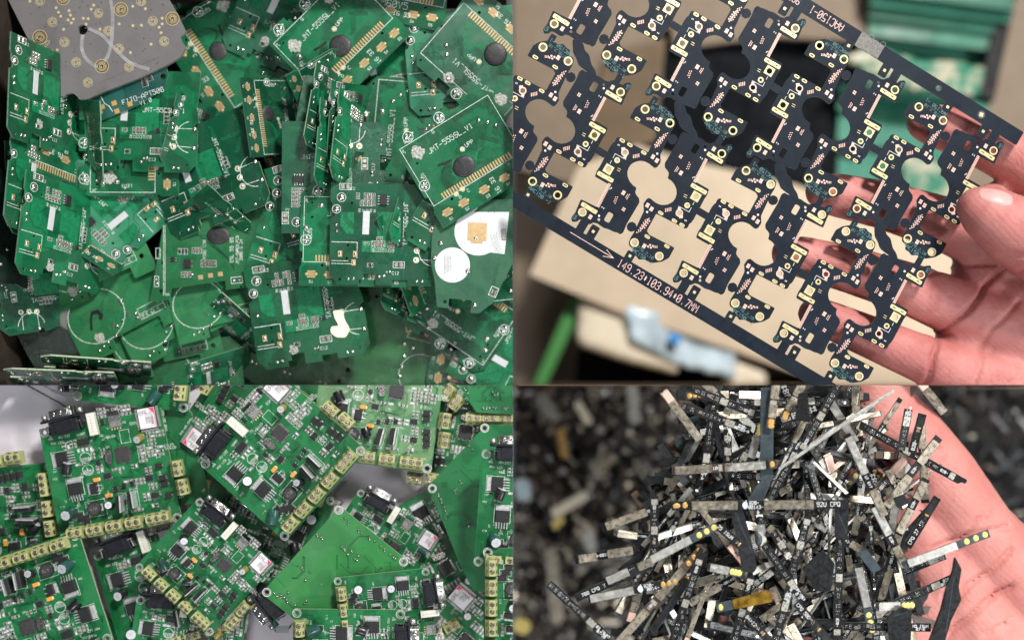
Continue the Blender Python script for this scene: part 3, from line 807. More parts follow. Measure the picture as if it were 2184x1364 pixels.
P1(tB[2], 735, 300, -80, 'dark upright board in the gap right of centre', ry=20, z=-130)
P1(tB[0], 770, 320, 12, 'thin board standing on its rim between the middle boards', ry=66, s=.9, gap=1, z=-135)
P1(tB[1], 735, 330, 8, 'second thin board standing on its rim between the middle boards', ry=64, s=.85, gap=1, z=-130)
P1(tA[1], 905, 530, 62, 'steep board with paired light pads right of the white-strip board', ry=52, s=.95, z=-165)
P1(tB[1], 912, 470, 20, 'dark steep board under the lower lettered board', ry=50, s=.8, z=-130)
P1(tB[0], 660, 520, 17, 'board dense with tiny components, tilted clockwise in the centre')
P1(tB[0], 655, 662, -9, 'component board with a cream glue smear at the bottom centre', s=1.03)
_o = list(PANEL)[-1]
m = MB(); m.prism(roundpoly([(x - BW/2, BH/2 - y) for x, y in ((170, 116), (190, 118), (192, 140), (200, 160), (188, 176), (168, 172), (158, 160), (162, 148), (178, 150), (172, 134))], 5, 3), .3, 2.4, 'cream'); m.build('glue_smear', _o)
P1(tB[1], 704, 432, -16, 'long board with a toothed pale left rim under the vertical chip board')
P1(tB[2], 712, 378, -90, 'vertical board with an eight-legged chip and lettering in the centre', s=1.02)
P1(tA[1], 757, 503, 1, 'upright board with a dark marker bar left of the white-strip board')
P1(tB[2], 822, 500, 1, 'upright board with a long white strip right of centre', s=1.0)
# many smaller scraps standing on edge between the flat ones
LEAN = [(175, 300, 12, -48, 8, .8, -147, 'slim scrap standing on edge left of the round-arc board'), (215, 500, 40, 30, -35, .7, -162, 'tipped scrap below the shiny left board'),
 (430, 300, 10, 45, 12, .7, -162, 'tipped dark scrap right of the round-arc board'), (455, 470, -30, -20, 44, .6, -132, 'scrap tipped up above the hatched board'), (585, 250, 80, 48, 0, .7, -132, 'scrap standing on edge at the top of the vertical board'),
 (720, 250, 8, 60, 6, .8, -130, 'narrow scrap on edge below the top lettered board'), (765, 270, -6, 58, 10, .8, -136, 'narrow notched scrap left of the upright framed board'), (800, 400, 90, 40, 20, .6, -142, 'tipped scrap above the long white-strip board'),
 (915, 590, 70, 50, 30, .7, -162, 'scrap wedge between the white strip and white discs'), (885, 620, 20, 44, -20, .7, -182, 'scrap tilted beside the large olive board'), (1075, 620, -50, 30, 40, .6, -172, 'scrap tilted at the right border below the discs'),
 (500, 700, 60, -30, 40, .6, -172, 'scrap tilted in the dark gap left of the glue-smeared board'), (470, 810, -20, 40, 30, .6, -182, 'scrap tipped up on the bottom edge under the olive board'), (690, 190, 50, 40, 30, .6, -142, 'tipped scrap in the dark gap at the upper middle')]
for k, (u, v, a, ry_, rx_, s_, z_, lb) in enumerate(LEAN):
    o = copy_tree((tB[0], tA[2], tB[2])[k % 3]); PANEL[o] = (-1, 1); tag(o, lb, 'circuit board', G1); pose(o, u, v, z_, a, rx_, ry_, s_)
# right side with the two white discs
def t6(m, L, t, ph):
    if ph == 'pre': HOLES['h'] = [circ(*L(949, 643), 4, 12), circ(*L(929, 567), 2.5, 10)]; return
    m.prism([L(*p) for p in [(1010, 452), (1086, 452), (1076, 542)] + [(1020 + 51*math.cos(math.radians(q)), 494 + 51*math.sin(math.radians(q))) for q in range(60, 271, 14)]], .05, .5, 'board_white')
    m.flat(circ(*L(965, 565), 37.5, 40), .34, 'board_white')
    for i in range(5): m.ribbon([L(948 + i*3, 545), L(948 + i*3, 585 - i*2)], .6, .36, 'trace_grey'); m.ribbon([L(1045 + i*3.2, 500), L(1058 + i*3.2, 540)], .6, .52, 'trace_grey')
    q = MB(); q.box(*L(1018, 494), 40, 38, .5, 1.4, 'gold_flat', -.03, .2); q.box(*L(1017, 515), 24, 7, .5, 1.39, 'gold_flat', -.03); q.dome(*L(1015, 508), 5, 3, 1.3, 1.4, 'solder'); q.build('gold_plate', t)
    for x, y in ((940, 518), (927, 549), (998, 578), (1012, 650)): blob(t, *L(x, y), 5.5, 4)
    for x, y in ((1075, 500),):
        q = MB(); q.box(*L(x, y), 10, 24, .05, 2.4, 'solder_dull', .05, 1); q.build('solder_pad', t)
    q = MB(); q.ribbon(rect(*L(1053, 622), 16, 20, -.4), 1.2, .3, 'silk', True); q.box(*L(1050, 622), 5, 16, .05, 2, 'solder', -.4, .8); q.box(*L(1057, 624), 5, 16, .05, 2, 'solder', -.4, .8); q.build('wire_pad', t)
    r_ = random.Random(6)
    for i in range(3): m.ribbon([L(1060 + i*3, 560), L(1052 + i*3, 590), L(1048 + i*2, 620)], .7, .1, 'trace_dark')
    for _ in range(40): m.flat(circ(*L(r_.uniform(930, 1090), r_.uniform(450, 630)), .9, 6), .56, 'marker')
t6p = [(950, 430), (934, 448), (921, 505), (919, 560), (927, 600), (932, 654), (955, 657), (958, 636), (1007, 640), (1003, 667), (1022, 668), (1050, 646), (1094, 560), (1180, 500), (1180, 420)]
P1(tB[1], 1010, 470, 30, 'board filling the gap beneath the board with two white discs')
o, cx, cy, ww, hh = poly_thing('circuit_board', t6p, TH, 'green_grey', 'edge_green', t6)
tag(o, 'grey-green board with two white discs and a square gold plate', 'circuit board', G1); PANEL[o] = (-1, 1)
st1.drop(o, cx, cy, ww-50, hh-10, gap=5, top=2)
# upper row
P1(tF[0], 984, 130, -5, 'glare-whitened component board, second from the right border at the top', rx=3)
P1(tA[0], 385, -48, 145, 'upside-down lettered board cut by the top edge beside the grey board')
P1(tA[0], 488, 107, 56.5, 'board with gold contact row slanting down, right of the grey keypad board')
P1(tB[1], 306, 258, 2, 'bright component board with round white arcs below the grey board')
P1(tF[0], 614, 44, 24, 'shiny pale board with a silver strip, left of the top lettered board', rx=4, ry=-4)
P1(tA[1], 850, -60, 12, 'board with JM60V5 lettering cut by the top edge')
_o = list(PANEL)[-1]
m = MB(); m.text('JM60V5', *A(118, 178), 14, .9, 'silk', w=1.3); m.build('lettering', _o)
P1(tA[0], 719, 76, -44, 'lettered board with round black chip blob at the top centre', lift=4)
P1(tF[1], 1035, 125, 221, 'glare-whitened upside-down lettered board at the top right border', lift=4, rx=4, ry=3)
P1(tA[0], 989, 333, -31.3, 'lettered board with chip blob and gold contact row, right of centre', lift=6)

# teal board and the grey keypad board
def fito(m, L, t, ph):
    if ph == 'pre': HOLES['h'] = [circ(*L(348, 164), 7, 14), circ(*L(262, 224), 3, 10)]; return
    m.text('FITO-APT500', *L(305, 205), 10, .33, 'silk', a=math.radians(18), w=1.0); m.text('V1.0', *L(311, 217), 8, .33, 'silk', a=math.radians(18), w=.9)
    for x, y in ((243, 220), (277, 222), (249, 237), (217, 228), (212, 238)):
        q = MB(); q.box(*L(x, y), 11, 10, .02, .5, 'pad_orange', .3, .1); q.build('gold_pad', t)
    for x, y in ((190, 232), (198, 240), (308, 172), (320, 168), (310, 180)):
        smd(t, *L(x, y), 10, 8, .3, 'smd_black', 'transistor', t=3)
    m.ribbon([L(214, 205), L(222, 220), L(232, 226), L(240, 238)], 1.4, .2, 'silk'); m.ribbon([L(266, 190), L(272, 215)], .9, .2, 'trace_dark')
fp = roundpoly([(190, 258), (204, 261), (305, 220), (352, 185), (360, 160), (352, 130), (280, 120), (180, 200)], 8, 3)
o, cx, cy, ww, hh = poly_thing('circuit_board', fp, TH, 'teal', 'edge_green', fito)
tag(o, 'dark teal board with orange pads peeping out below the grey keypad board', 'circuit board', G1); PANEL[o] = (-1, 1)
st1.drop(o, cx, cy, ww-30, hh-30, ry=-2, gap=6, top=3)
zz = lambda x, y: (x/3.327, y/3.327)
def grey(m, L, t, ph):
    if ph == 'pre': HOLES['h'] = [circ(*L(*zz(587, 212)), 10.5, 20)]; return
    r_ = random.Random(8)
    dots = [(215, 12), (400, 58), (417, 90), (432, 118), (492, 78), (500, 110), (522, 138), (484, 145), (508, 165), (593, 132), (627, 135), (648, 68), (667, 40), (612, 174), (452, 210), (710, 210), (944, 48), (1033, 65), (846, 172), (944, 184), (1004, 182),
            (1152, 132), (1152, 172), (1130, 196), (1143, 234), (1072, 315), (925, 374), (320, 338), (370, 364), (407, 355), (395, 388)]
    for x, y in dots: m.flat(circ(*L(*zz(x, y)), 3.1, 12), .12, 'gold_pale')
    for _ in range(90):
        x, y = r_.uniform(60, 350), r_.uniform(0, 160); m.flat(circ(*L(x, y), r_.choice((1.2, 1.6, 2)), 8), .05, 'trace_grey')
    for k in range(26):
        a_ = k/1.7; m.ribbon([L(*zz(700 + a_*28, 590 - a_*12)), L(*zz(712 + a_*28, 585 - a_*12))], 1.0, .06, 'trace_grey')
    rings = [(285, 10, 35, 0), (450, -8, 46, 1), (860, 70, 48, 1), (700, 97, 33, 0), (1003, 12, 35, 0), (373, 158, 35, 0), (1085, 152, 35, 0), (1225, 135, 47, 1), (770, 222, 35, 0), (457, 300, 35, 0),
             (283, 265, 50, 1), (1165, 295, 35, 0), (845, 347, 35, 0), (540, 442, 35, 0), (915, 475, 35, 0), (722, 470, 48, 1), (622, 585, 35, 0), (130, -90, 46, 1), (620, -60, 35, 0), (860, -80, 35, 0)]
    for i, (x, y, r, bigr) in enumerate(rings):
        q = MB(); cx_, cy_ = L(*zz(x, y)); R = r/3.327; a = (i*2.3) % 6.28
        if bigr: q.flat(circ(cx_, cy_, R*1.0, 28), .10, 'brown_board'); q.ring(cx_, cy_, R*.94, R*1.04, .2, 'gold_pale', 28)
        f = .74 if bigr else 1.0
        for r0, r1, o0, o1 in ((.92, 1.0, 0, 6.283), (.66, .78, .5, 5.9), (.38, .52, 2.2, 7.6)):
            q.ring(cx_, cy_, R*r0*f, R*r1*f, .22, 'gold_pale', 22, a + o0, a + o1)
        q.ribbon([(cx_ + R*.1*math.cos(a), cy_ + R*.1*math.sin(a)), (cx_ + R*.45*f*math.cos(a+1.6), cy_ + R*.45*f*math.sin(a+1.6))], 1.5, .24, 'gold_pale')
        q.build('key_contact', t)
    for x, y, a in ((337, 305, .9), (277, 340, .5), (407, 432, .4), (349, 462, .4)): m.ribbon([L(*zz(*p)) for p in roundpoly(rrect(x, y, 34, 18, 8, -a), 1, 1)], 1.1, .2, 'gold_pale', True)
gp = [(0, -160), (-20, -70), (18, 0), (60, 84), (96, 150), (135, 209), (140, 200), (156, 198), (165, 207), (168, 212), (184, 212), (230, 192), (300, 165), (356, 139), (385, 122), (396, 100), (386, 88), (384, 80), (397, 70), (378, 30), (361, 0), (300, -160)]
o, cx, cy, ww, hh = poly_thing('keypad_board', roundpoly(gp, 4, 2), 9, 'grey_mask', 'edge_dark', grey)
L = lambda x, y: (x - cx, cy - y)
for k, pts in enumerate([[(785, -10), (800, 90), (800, 200), (790, 310), (765, 400), (735, 440)], [(590, 250), (580, 330), (600, 400), (650, 455), (700, 480)], [(630, 205), (720, 250), (800, 330), (900, 430), (980, 470), (1070, 495)]]):
    q = MB(); cc = [pts[0]] + pts + [pts[-1]]; sm_ = []
    for i_ in range(1, len(cc)-2):
        for s_ in range(6):
            t_ = s_/6; f_ = lambda d: .5*(2*cc[i_][d] + (cc[i_+1][d]-cc[i_-1][d])*t_ + (2*cc[i_-1][d]-5*cc[i_][d]+4*cc[i_+1][d]-cc[i_+2][d])*t_*t_ + (3*cc[i_][d]-cc[i_-1][d]-3*cc[i_+1][d]+cc[i_+2][d])*t_**3)
            sm_.append((f_(0), f_(1)))
    q.ribbon([L(*zz(*p)) for p in sm_], 7.5, 1.0 + k*.4, 'tape_clear'); q.build('tape_strand', o)
tag(o, 'grey keypad board with gold ring contacts and strands of clear tape', 'keypad board'); PANEL[o] = (-1, 1)
st1.drop(o, cx-20, cy+20, ww-130, hh-60, gap=8, top=2)
pose(o, cx, cy, o.location.z, 0, 1, 0, 1)

for t_ in TEMPL: kill(t_)

# the carton the heap lies in, darkened in colour for its shade
m = MB(); m.box(-560, 400, 1090, 950, -262, -252, 'pit_black'); m.box(-15-1110, 400, 12, 950, -252, 60, 'box_shaded'); m.box(-560, 881, 1090, 12, -240, -60, 'box_shaded')
o = m.build('cardboard_box'); tag(o, 'shade-darkened brown cardboard box wall standing along the far left border', 'box'); PANEL[o] = (-1, 1)
# ================================================================== heap two: controller modules (bottom left)
MW, MH = 262, 247
def hl(zx, zy):
    U, V = zx/4.871 - 86, zy/4.871 + 820 - 916
    return (U*.985 - V*.176 - MW/2, MH/2 - (U*.176 + V*.985))
q_ = 1/4.871
A10 = -math.radians(10.1)         # the hero board is turned by this much in the source crop
def elcap(parent, x, y, r, h, body='cap_blue', lean=None, stripe=True):
    m = MB()
    if lean is None:
        m.cyl(0, 0, r, .2, h, body, 22, 'cap_top', 1.2); m.cyl(0, 0, r*.86, h, h + .25, 'cap_top', 20)
        for a in (.3, 1.35, 2.4): m.ribbon([(-r*.8*math.cos(a), -r*.8*math.sin(a)), (r*.8*math.cos(a), r*.8*math.sin(a))], .5, h + .28 + a*.01, 'ring_metal')
    else:
        L = h; dx, dy = math.cos(lean), math.sin(lean)
        pts = [(dx*k, dy*k, r + .5 + k*.12) for k in (0, L*.06, L*.94, L)]
        m.tube(pts, [r*.9, r, r, r*.9], body, 18, True, 'cap_top')
        m.tube([(dx*L*.05 + -dy*r*.5, dy*L*.05 + dx*r*.5, r*1.62), (dx*L*.9 - dy*r*.5, dy*L*.9 + dx*r*.5, r*1.62 + L*.1)], r*.36, 'cap_olive', 8)
    return m.build('capacitor', parent, (x, y, 0))
def terminal(parent, x, y, n, a):
    """screw terminal; wire side faces +y before turning by a"""
    m = MB(); w_ = n*15.2 + 3; d = 26
    base = len(m.v)
    prof = [(-d/2, 0), (-d/2, 17), (-d/2 + 5, 27), (d/2 - 9, 27), (d/2, 14), (d/2, 0)]
    for sx in (-w_/2, w_/2):
        for py, pz in prof: m.v.append((sx, py, pz))
    k = len(prof)
    m.face([base + i for i in reversed(range(k))], 'term'); m.face([base + k + i for i in range(k)], 'term')
    for i in range(k):
        j = (i+1) % k; m.face([base+i, base+j, base+k+j, base+k+i], 'term')
    for i in range(n):
        cx = (i - (n-1)/2)*15.2
        m.box(cx, -d/2 + 2.6, 6.5, 4, 19, 22.5 + 0, 'term_dark')
        m.box(cx, d/2 - 4.6, 7, 3.4, 17, 21.8, 'term_dark')
        m.flat(circ(cx, -2, 5.6, 18), 27.06, 'term_dark')
    for i in range(n-1): m.box((i - (n-2)/2)*15.2, 0, .7, d - 15, 26, 27.3, 'term_dark')
    o = m.build('terminal_block', parent, (x, y, 0), a)
    for i in range(n):
        cx = (i - (n-1)/2)*15.2; m = MB(); m.cyl(0, 0, 4.7, 26, 28.2, 'screw', 18, None, .5); m.box(0, 0, 8.6, 1.3, 28.0, 28.32, 'term_dark', .5 + i*1.3); m.build('screw', o, (cx, -2, 0))
    return o
def db9(parent, x, y, a, metal='db_metal'):
    m = MB(); m.box(0, 0, 62, 30, .2, 24, 'db_black', 0, 2); m.box(0, 2, 40, 26, 24, 25.5, 'db_black', 0, 1)
    m.box(0, 18, 88, 5, 0, 30, 'db_black', 0, 1)
    o = m.build('serial_connector', parent, (x, y, 0), a)
    m = MB(); base = len(m.v)
    prof = [(-26, 4), (-29, 7), (-25, 23), (-22, 26), (22, 26), (25, 23), (29, 7), (26, 4)]
    for yy, k in ((20.5, 1.04), (21.5, 1), (37, 1), (38, .93)):
        for px, pz in prof: m.v.append((px*k, yy, 15 + (pz-15)*k))
    for q in range(3):
        for i in range(8):
            j = (i+1) % 8; m.face([base+q*8+i, base+q*8+j, base+(q+1)*8+j, base+(q+1)*8+i], metal, True)
    m.face([base + 24 + i for i in reversed(range(8))], metal)
    for i in range(3): m.dome(-14 + i*14, 30, 4.2, 5, 25.4, 1.3, metal)
    m.build('metal_shell', o)
    for q in (-1, 1):
        m = MB(); m.tube([(q*38, 20, 15), (q*38, 32, 15)], 6.5, 'ring_metal', 6); m.build('jack_nut', o)
        m = MB()
        for i in range(2): m.box(q*32 + i*5 - 3, -3 + 0, 2.2, 17, 1, 22 - i*3, metal, .12*q, .8)
        m.box(q*32, 6, 10, 3, 10, 24.6, metal, 0, 1); m.build('bracket', o)
    return o
def to263(parent, x, y, a, w=34, h=29, n=5):
    m = MB(); m.box(0, 0, w*.72, h, .5, 8.5, 'ic', 0, 1.2); m.box(-w*.5, 0, w*.30, h*1.03, .3, 3.4, 'tin_bright', 0, .5)
    o = m.build('voltage_regulator', parent, (x, y, 0), a)
    m = MB()
    for i in range(n):
        yy = (i - (n-1)/2)*h/n; m.box(w*.46, yy, w*.22, 2.1, 3.2, 4.2, 'tin_bright'); m.box(w*.66, yy, w*.26, 2.1, .3, 1.3, 'tin_bright')
    m.ribbon(rect(-w*.12, 0, w*1.12, h*1.2), .9, .3, 'silk', True)
    m.build('pins', o); return o
def qfp(parent, x, y, a, s=28):
    m = MB(); m.box(0, 0, s, s, .8, 5, 'ic_grey', 0, .9); m.cyl(-s*.36, s*.36, 1.3, 4.9, 5.04, 'ic', 10)
    o = m.build('microcontroller', parent, (x, y, 0), a); m = MB()
    for i in range(12):
        t = (i - 5.5)*s*.082
        for q in (-1, 1): m.box(q*(s/2 + 2), t, 4.4, 1.05, .3, 1.4, 'tin'); m.box(t, q*(s/2 + 2), 1.05, 4.4, .3, 1.4, 'tin')
    m.build('pins', o); return o
def gsm(parent, x, y, a):
    m = MB(); w_, h_ = 38, 45
    m.box(0, 0, w_ + 5, h_ + 4, .3, 2.2, 'green_deep'); m.box(0, 0, w_ - 1, h_ - 1, 2.2, 6.6, 'tin', 0, .8); m.box(0, 0, w_ - 2.5, h_ - 2.5, 6.6, 6.9, 'label_white')
    o = m.build('radio_module', parent, (x, y, 0), a)
    m = MB()
    for i in range(18):
        t = (i - 8.5)*h_/18.2
        for q in (-1, 1): m.box(q*(w_/2 + 3.4), t, 5, 1.3, .2, 2.5, 'tin_bright')
    for i in range(15):
        t = (i - 7)*w_/15.4
        m.box(t, -(h_/2 + 3.4), 1.3, 5, .2, 2.5, 'tin_bright')
    m.build('pins', o)
    m = MB(); z = 7.0
    m.box(w_/2 - 2.8, 0, 1.4, h_ - 3, 6.9, z, 'label_red'); m.flat([(5, h_/2 - 2), (w_/2 - 2, h_/2 - 2), (w_/2 - 2, 6), (12, h_/2 - 9)], z + .02, 'label_red')
    m.text('SIM800C', 10.5, -1, 5.4, z + .05, 'ink', a=-math.pi/2, w=.75)
    for i in range(3): m.text('S2-1065S%dZ' % i, 5 - i*3.6, 0, 2.6, z + .05, 'ink', a=-math.pi/2, w=.35)
    m.ring(-11.5, 12, 4.2, 4.8, z + .05, 'ink', 20); m.text('CCC', -11.5, 12, 3, z + .06, 'ink', w=.5); m.text('CE', -3, 14, 5.2, z + .05, 'ink', w=.8)
    m.build('label', o); return o
def module(name='controller_board', full=True, seed=1, bright='green_module'):
    rng = random.Random(seed); t = empty(name); m = MB()
    C = [(-MW/2 + 10, MH/2 - 9), (-MW/2 + 9, -MH/2 + 9), (MW/2 - 9, -MH/2 + 9)]
    m.prism(rrect(0, 0, MW, MH, 3), -6, 0, bright, 'edge', [circ(*c, 5, 16) for c in C])
    m.ribbon(rrect(0, 0, MW - 2.4, MH - 2.4, 3), .5, .2, 'trace_module', True)
    for zx, zy, r in ((895, 765, 12), (920, 890, 12)):
        cx, cy = hl(zx, zy); m.ring(cx, cy, r-1, r, .3, 'silk', 26)
        for i in range(7):
            yy = -i*1.6; ww = math.sqrt(max(0, (r-1.5)**2 - yy*yy)); m.ribbon([(cx - ww, cy + yy), (cx + ww, cy + yy)], .55, .31 + i*.002, 'silk')
    tx = [('SIM Card', 1165, 265, 5.6, 0), ('GSM', 1390, 405, 5.6, 0), ('RS-232', 680, 545, 4.8, 0), ('POW LED', 605, 610, 4.6, 0), ('NETLED', 1750, 635, 4.8, 0), ('STALED', 1775, 662, 4.8, 0), ('RUNLED', 1150, 545, 4.6, 0),
          ('FPD-485/GPRS', 1715, 380, 4.4, -1.57), ('C28', 845, 968, 4.4, 0), ('OUT', 1930, 1120, 4.4, 0), ('VIN', 1420, 1290, 4.4, 0), ('GND', 1300, 1340, 4.4, 0), ('12V', 1880, 1170, 4.6, 0), ('USART', 850, 520, 4.4, 0)]
    for s_, zx, zy, sz, a in tx: m.text(s_, *hl(zx, zy), sz, .33, 'silk', a=a, w=.62)
    for s_ in range(70):
        x, y = rng.uniform(-118, 118), rng.uniform(-100, 110); m.text(rng.choice(('R', 'C', 'D', 'U')) + str(rng.randint(1, 99)), x, y, 3.6, .27, 'silk', a=rng.choice((0, 1.5708)), w=.5)
    bx = [(1305, 540, 20, 28, 0)]
    for zx, zy, w_, h_, a in bx: m.ribbon(rect(*hl(zx, zy), w_, h_, a), .8, .3, 'silk', True)
    # tracks
    for i in range(7): m.ribbon([hl(1020 + i*14, 560), hl(1090 + i*12, 640), hl(1110 + i*12, 860), hl(1180 + i*14, 900)], .9, .06 + i*.003, 'trace_dark')
    for i in range(6): m.ribbon([hl(1370 + i*16, 880), hl(1300 + i*20, 960), hl(1180 + i*16, 975), hl(1150 + i*14, 1050)], .9, .09 + i*.003, 'trace_dark')
    m.ribbon([hl(*p) for p in ((900, 1100), (930, 1185), (1150, 1210), (1180, 1150))], 1.2, .12, 'trace_dark')
    traces(m, rng, -122, -112, 122, 112, 46, 'trace_module', z=.13); traces(m, rng, -122, -112, 122, 112, 26, 'trace_dark', z=.22, w=.7)
    for _ in range(160):
        x, y = rng.uniform(-125, 125), rng.uniform(-115, 115); m.flat(circ(x, y, .75, 6), .262, 'trace_dark')
    m.build('substrate', t)
    for c in C:
        m = MB(); m.ring(*c, 4.9, 8.2, .25, 'ring_metal', 24); m.ring(*c, 8.8, 9.8, .3, 'silk', 26); m.build('mounting_ring', t)
    db9(t, *hl(715, 430), A10 + math.radians(14), 'db_metal' if seed != 2 else 'ring_metal')
    x, y = hl(985, 410)
    m = MB(); m.box(x, y, 17, 48, .3, 15, 'conn_white', .02, .8); m.box(x, y, 9, 42, 15, 15.05, 'conn_white')
    for i in range(6): m.cyl(x, y - 16 + i*6.4, 1, 15, 15.6, 'ring_metal', 8)
    m.build('pin_header', t)
    x, y = hl(1205, 385)
    m = MB(); m.box(x, y, 27, 27, .3, 3, 'tin', 0, .6); m.box(x, y - 5, 22, 12, 3, 3.5, 'ring_metal', 0, .3)
    for i in range(4): m.box(x - 9 + i*6, y - 15, 3, 5, .2, 1.5, 'gold_pale'); m.box(x - 9 + i*6, y + 15, 3, 4, .2, 1.5, 'ic')
    m.build('card_holder', t)
    gsm(t, *hl(1545, 350), 0)
    soic(t, *hl(880, 600), 14, 24, 8, a=math.pi/2, pl=5)
    to263(t, *hl(660, 780), .0); to263(t, *hl(790, 1085), -math.pi/2)
    to263(t, *hl(985, 1085), 0, 21, 21, 2)
    qfp(t, *hl(1285, 730), 0)
    x, y = hl(1142, 755)
    m = MB(); m.prism(rrect(x, y, 13, 30, 6.4, -.1, 6), .3, 8, 'crystal', smooth=True); m.build('crystal', t)
    for zx, zy in ((1010, 990), (1135, 1155)):
        x, y = hl(zx, zy); m = MB(); m.box(x, y, 12.5, 8.6, .3, 6, 'tantalum', 0, .7); m.box(x - 6.6, y, 2.4, 6, .2, 3.4, 'tant_end'); m.box(x + 6.6, y, 2.4, 6, .2, 3.4, 'tant_end'); m.build('tantalum_capacitor', t)
    x, y = hl(990, 1290)
    m = MB(); m.box(x, y, 34, 15, .3, 2.4, 'tin_bright', 0, .5); m.cyl(x, y, 14.6, 2, 13, 'ic', 28, 'ic_grey', 1.5); m.ring(x, y, 11, 12, 13.05, 'ic', 24); m.text('470', x, y, 6.5, 13.1, 'ring_metal', w=.7); m.ribbon(rect(x + 2, y, 42, 34), .9, .3, 'silk', True); m.build('inductor', t)
    elcap(t, *hl(705, 925), 10.5, 24, 'cap_black', None if seed == 2 else None); elcap(t, *hl(1150, 1270), 8.6, 22, 'cap_black'); elcap(t, *hl(755, 1320), 11.4, 30, 'cap_blue'); 
    if seed % 2: elcap(t, *hl(1480, 545), 8.4, 22, 'cap_olive')
    else: elcap(t, *hl(1560, 560), 8.6, 30, 'cap_blue', lean=2.6)
    for zx, zy, a in ((1275, 1230, -.12), (1400, 1185, -.02)):
        x, y = hl(zx, zy); m = MB(); m.box(x - 3, y, 9, 34, .3, 26, 'ic', a + A10*0, 1); m.box(x + 3.4, y, 3, 36, .3, 34, 'tin_bright', a, .4); m.ribbon(rect(x, y, 16, 40, a), .8, .3, 'silk', True); m.build('power_transistor', t)
    for i in range(6):
        zx, zy = 1650 + i*20, 850 + i*61; x, y = hl(zx, zy)
        m = MB(); m.box(x, y, 14, 11, .3, 6.4, 'ic', 0, .9); m.box(x - 8.4, y, 3.4, 6, .2, 1.5, 'tin'); m.box(x + 8.4, y, 3.4, 6, .2, 1.5, 'tin'); m.build('diode', t)
    for zx, zy in ((790, 1500 - 130), (845, 1402), (905, 1425)):
        x, y = hl(zx, zy); m = MB(); m.box(x, y + 4, 11, 17, .3, 6, 'ic', 0, .9); m.box(x, y + 14, 6, 3, .2, 1.5, 'tin'); m.box(x, y - 6, 6, 3, .2, 1.5, 'tin'); m.ribbon(rect(x, y + 4, 14, 25), .8, .3, 'silk', True); m.build('diode', t)
    for zx, zy, a in ((1125, 950, 0), (1555, 975, 0), (1610, 1155, 0)): soic(t, *hl(zx, zy), 11, 14, 4, a=a + math.pi/2, pl=4, t=4)
    for i in range(5):
        zx, zy = ((1205, 1090), (1290, 1055), (1375, 1030), (1075, 395), (1030, 820))[i]; soic(t, *hl(zx, zy), 8, 10, 2, a=0, pl=3, t=3.4, name='transistor')
    # small passives in clusters
    cl = [(1065, 300, 2, 3), (1300, 270, 3, 3), (1575, 560, 2, 4), (1665, 510, 2, 2), (700, 640, 2, 2), (770, 620, 2, 2), (1480, 720, 2, 5), (1570, 700, 3, 3), (1660, 690, 2, 3), (890, 680, 4, 1), (970, 725, 1, 3), (1230, 880, 3, 1), (1400, 850, 2, 1),
          (1040, 880, 2, 2), (1170, 610, 3, 2), (1080, 720, 1, 3), (1545, 900, 2, 2), (1590, 1060, 2, 2), (1525, 1170, 2, 2), (1445, 1010, 3, 2), (1610, 1260, 2, 1), (1330, 1010, 2, 1), (1425, 1310, 3, 1), (830, 835, 2, 1)]
    for zx, zy, nx, ny in cl:
        x, y = hl(zx, zy); m = MB(); v_ = rng.random() < .5
        for i in range(nx):
            for j in range(ny):
                px, py = x + (i - (nx-1)/2)*9, y + (j - (ny-1)/2)*8
                a = math.pi/2 if v_ and ny < 3 else 0; c, s = math.cos(a), math.sin(a)
                body = rng.choice(('smd_black', 'smd_brown', 'smd_brown', 'label_white'))
                m.box(px, py, 4, 3.6, .2, 2.2, body, a, .2)
                for q in (-1, 1): m.box(px + q*2.7*c, py + q*2.7*s, 1.9, 3.9, .2, 2.0, 'tin_bright', a, .3)
                m.ribbon(rect(px, py, 8.6, 5.8, a), .5, .27, 'silk', True)
        m.build('resistor_group', t)
    # screw terminals
    x, y = hl(1835, 870); terminal(t, x + 4, y, 2, math.pi/2); x, y = hl(1890, 1060); terminal(t, x + 4, y, 2, math.pi/2)
    yb = -MH/2 + 16
    for fx, n in ((MW/2 - 44, 3), (MW/2 - 96, 2), (MW/2 - 138, 2), (MW/2 - 180, 2), (MW/2 - 222, 2)): terminal(t, fx, yb, n, math.pi)
    return t
def back(m, L, t, ph): pass
def back_board(pts, label, mat='green_module', rings=(), joints=(), seed=1, z=0, **k):
    rng = random.Random(seed)
    cx = sum(p[0] for p in pts)/len(pts); cy = sum(p[1] for p in pts)/len(pts); L = lambda x, y: (x - cx, cy - y)
    t = empty('circuit_board'); m = MB()
    m.prism([L(*p) for p in pts], -6, 0, mat, 'edge', [circ(*L(*r), 5, 16) for r in rings])
    traces(m, rng, min(p[0] for p in pts) - cx + 30, cy - max(p[1] for p in pts) + 30, max(p[0] for p in pts) - cx - 40, cy - min(p[1] for p in pts) - 30, 16, 'trace_dark', w=.9)
    m.build('substrate', t)
    for r in rings:
        m = MB(); m.ring(*L(*r), 4.8, 8, .25, 'ring_metal', 24); m.ring(*L(*r), 8.2, 9.4, .3, 'silk', 26); m.build('mounting_ring', t)
    for x, y in joints:
        m = MB(); m.dome(*L(x, y), 3.2, 2.8, .05, 5, 'solder', rng.random()*3, n=8, m=3, power=1.6)
        if rng.random() < .5: m.dome(*L(x + rng.uniform(-4, 4), y + rng.uniform(3, 6)), 2.2, 2, .05, 3, 'solder', n=8, m=3)
        m.build('solder_joint', t)
    us = [p[0] for p in pts]; vs = [p[1] for p in pts]
    tag(t, label, 'circuit board', G3); PANEL[t] = (-1, -1)
    return t, cx, cy, (max(us)-min(us)), (max(vs)-min(vs))

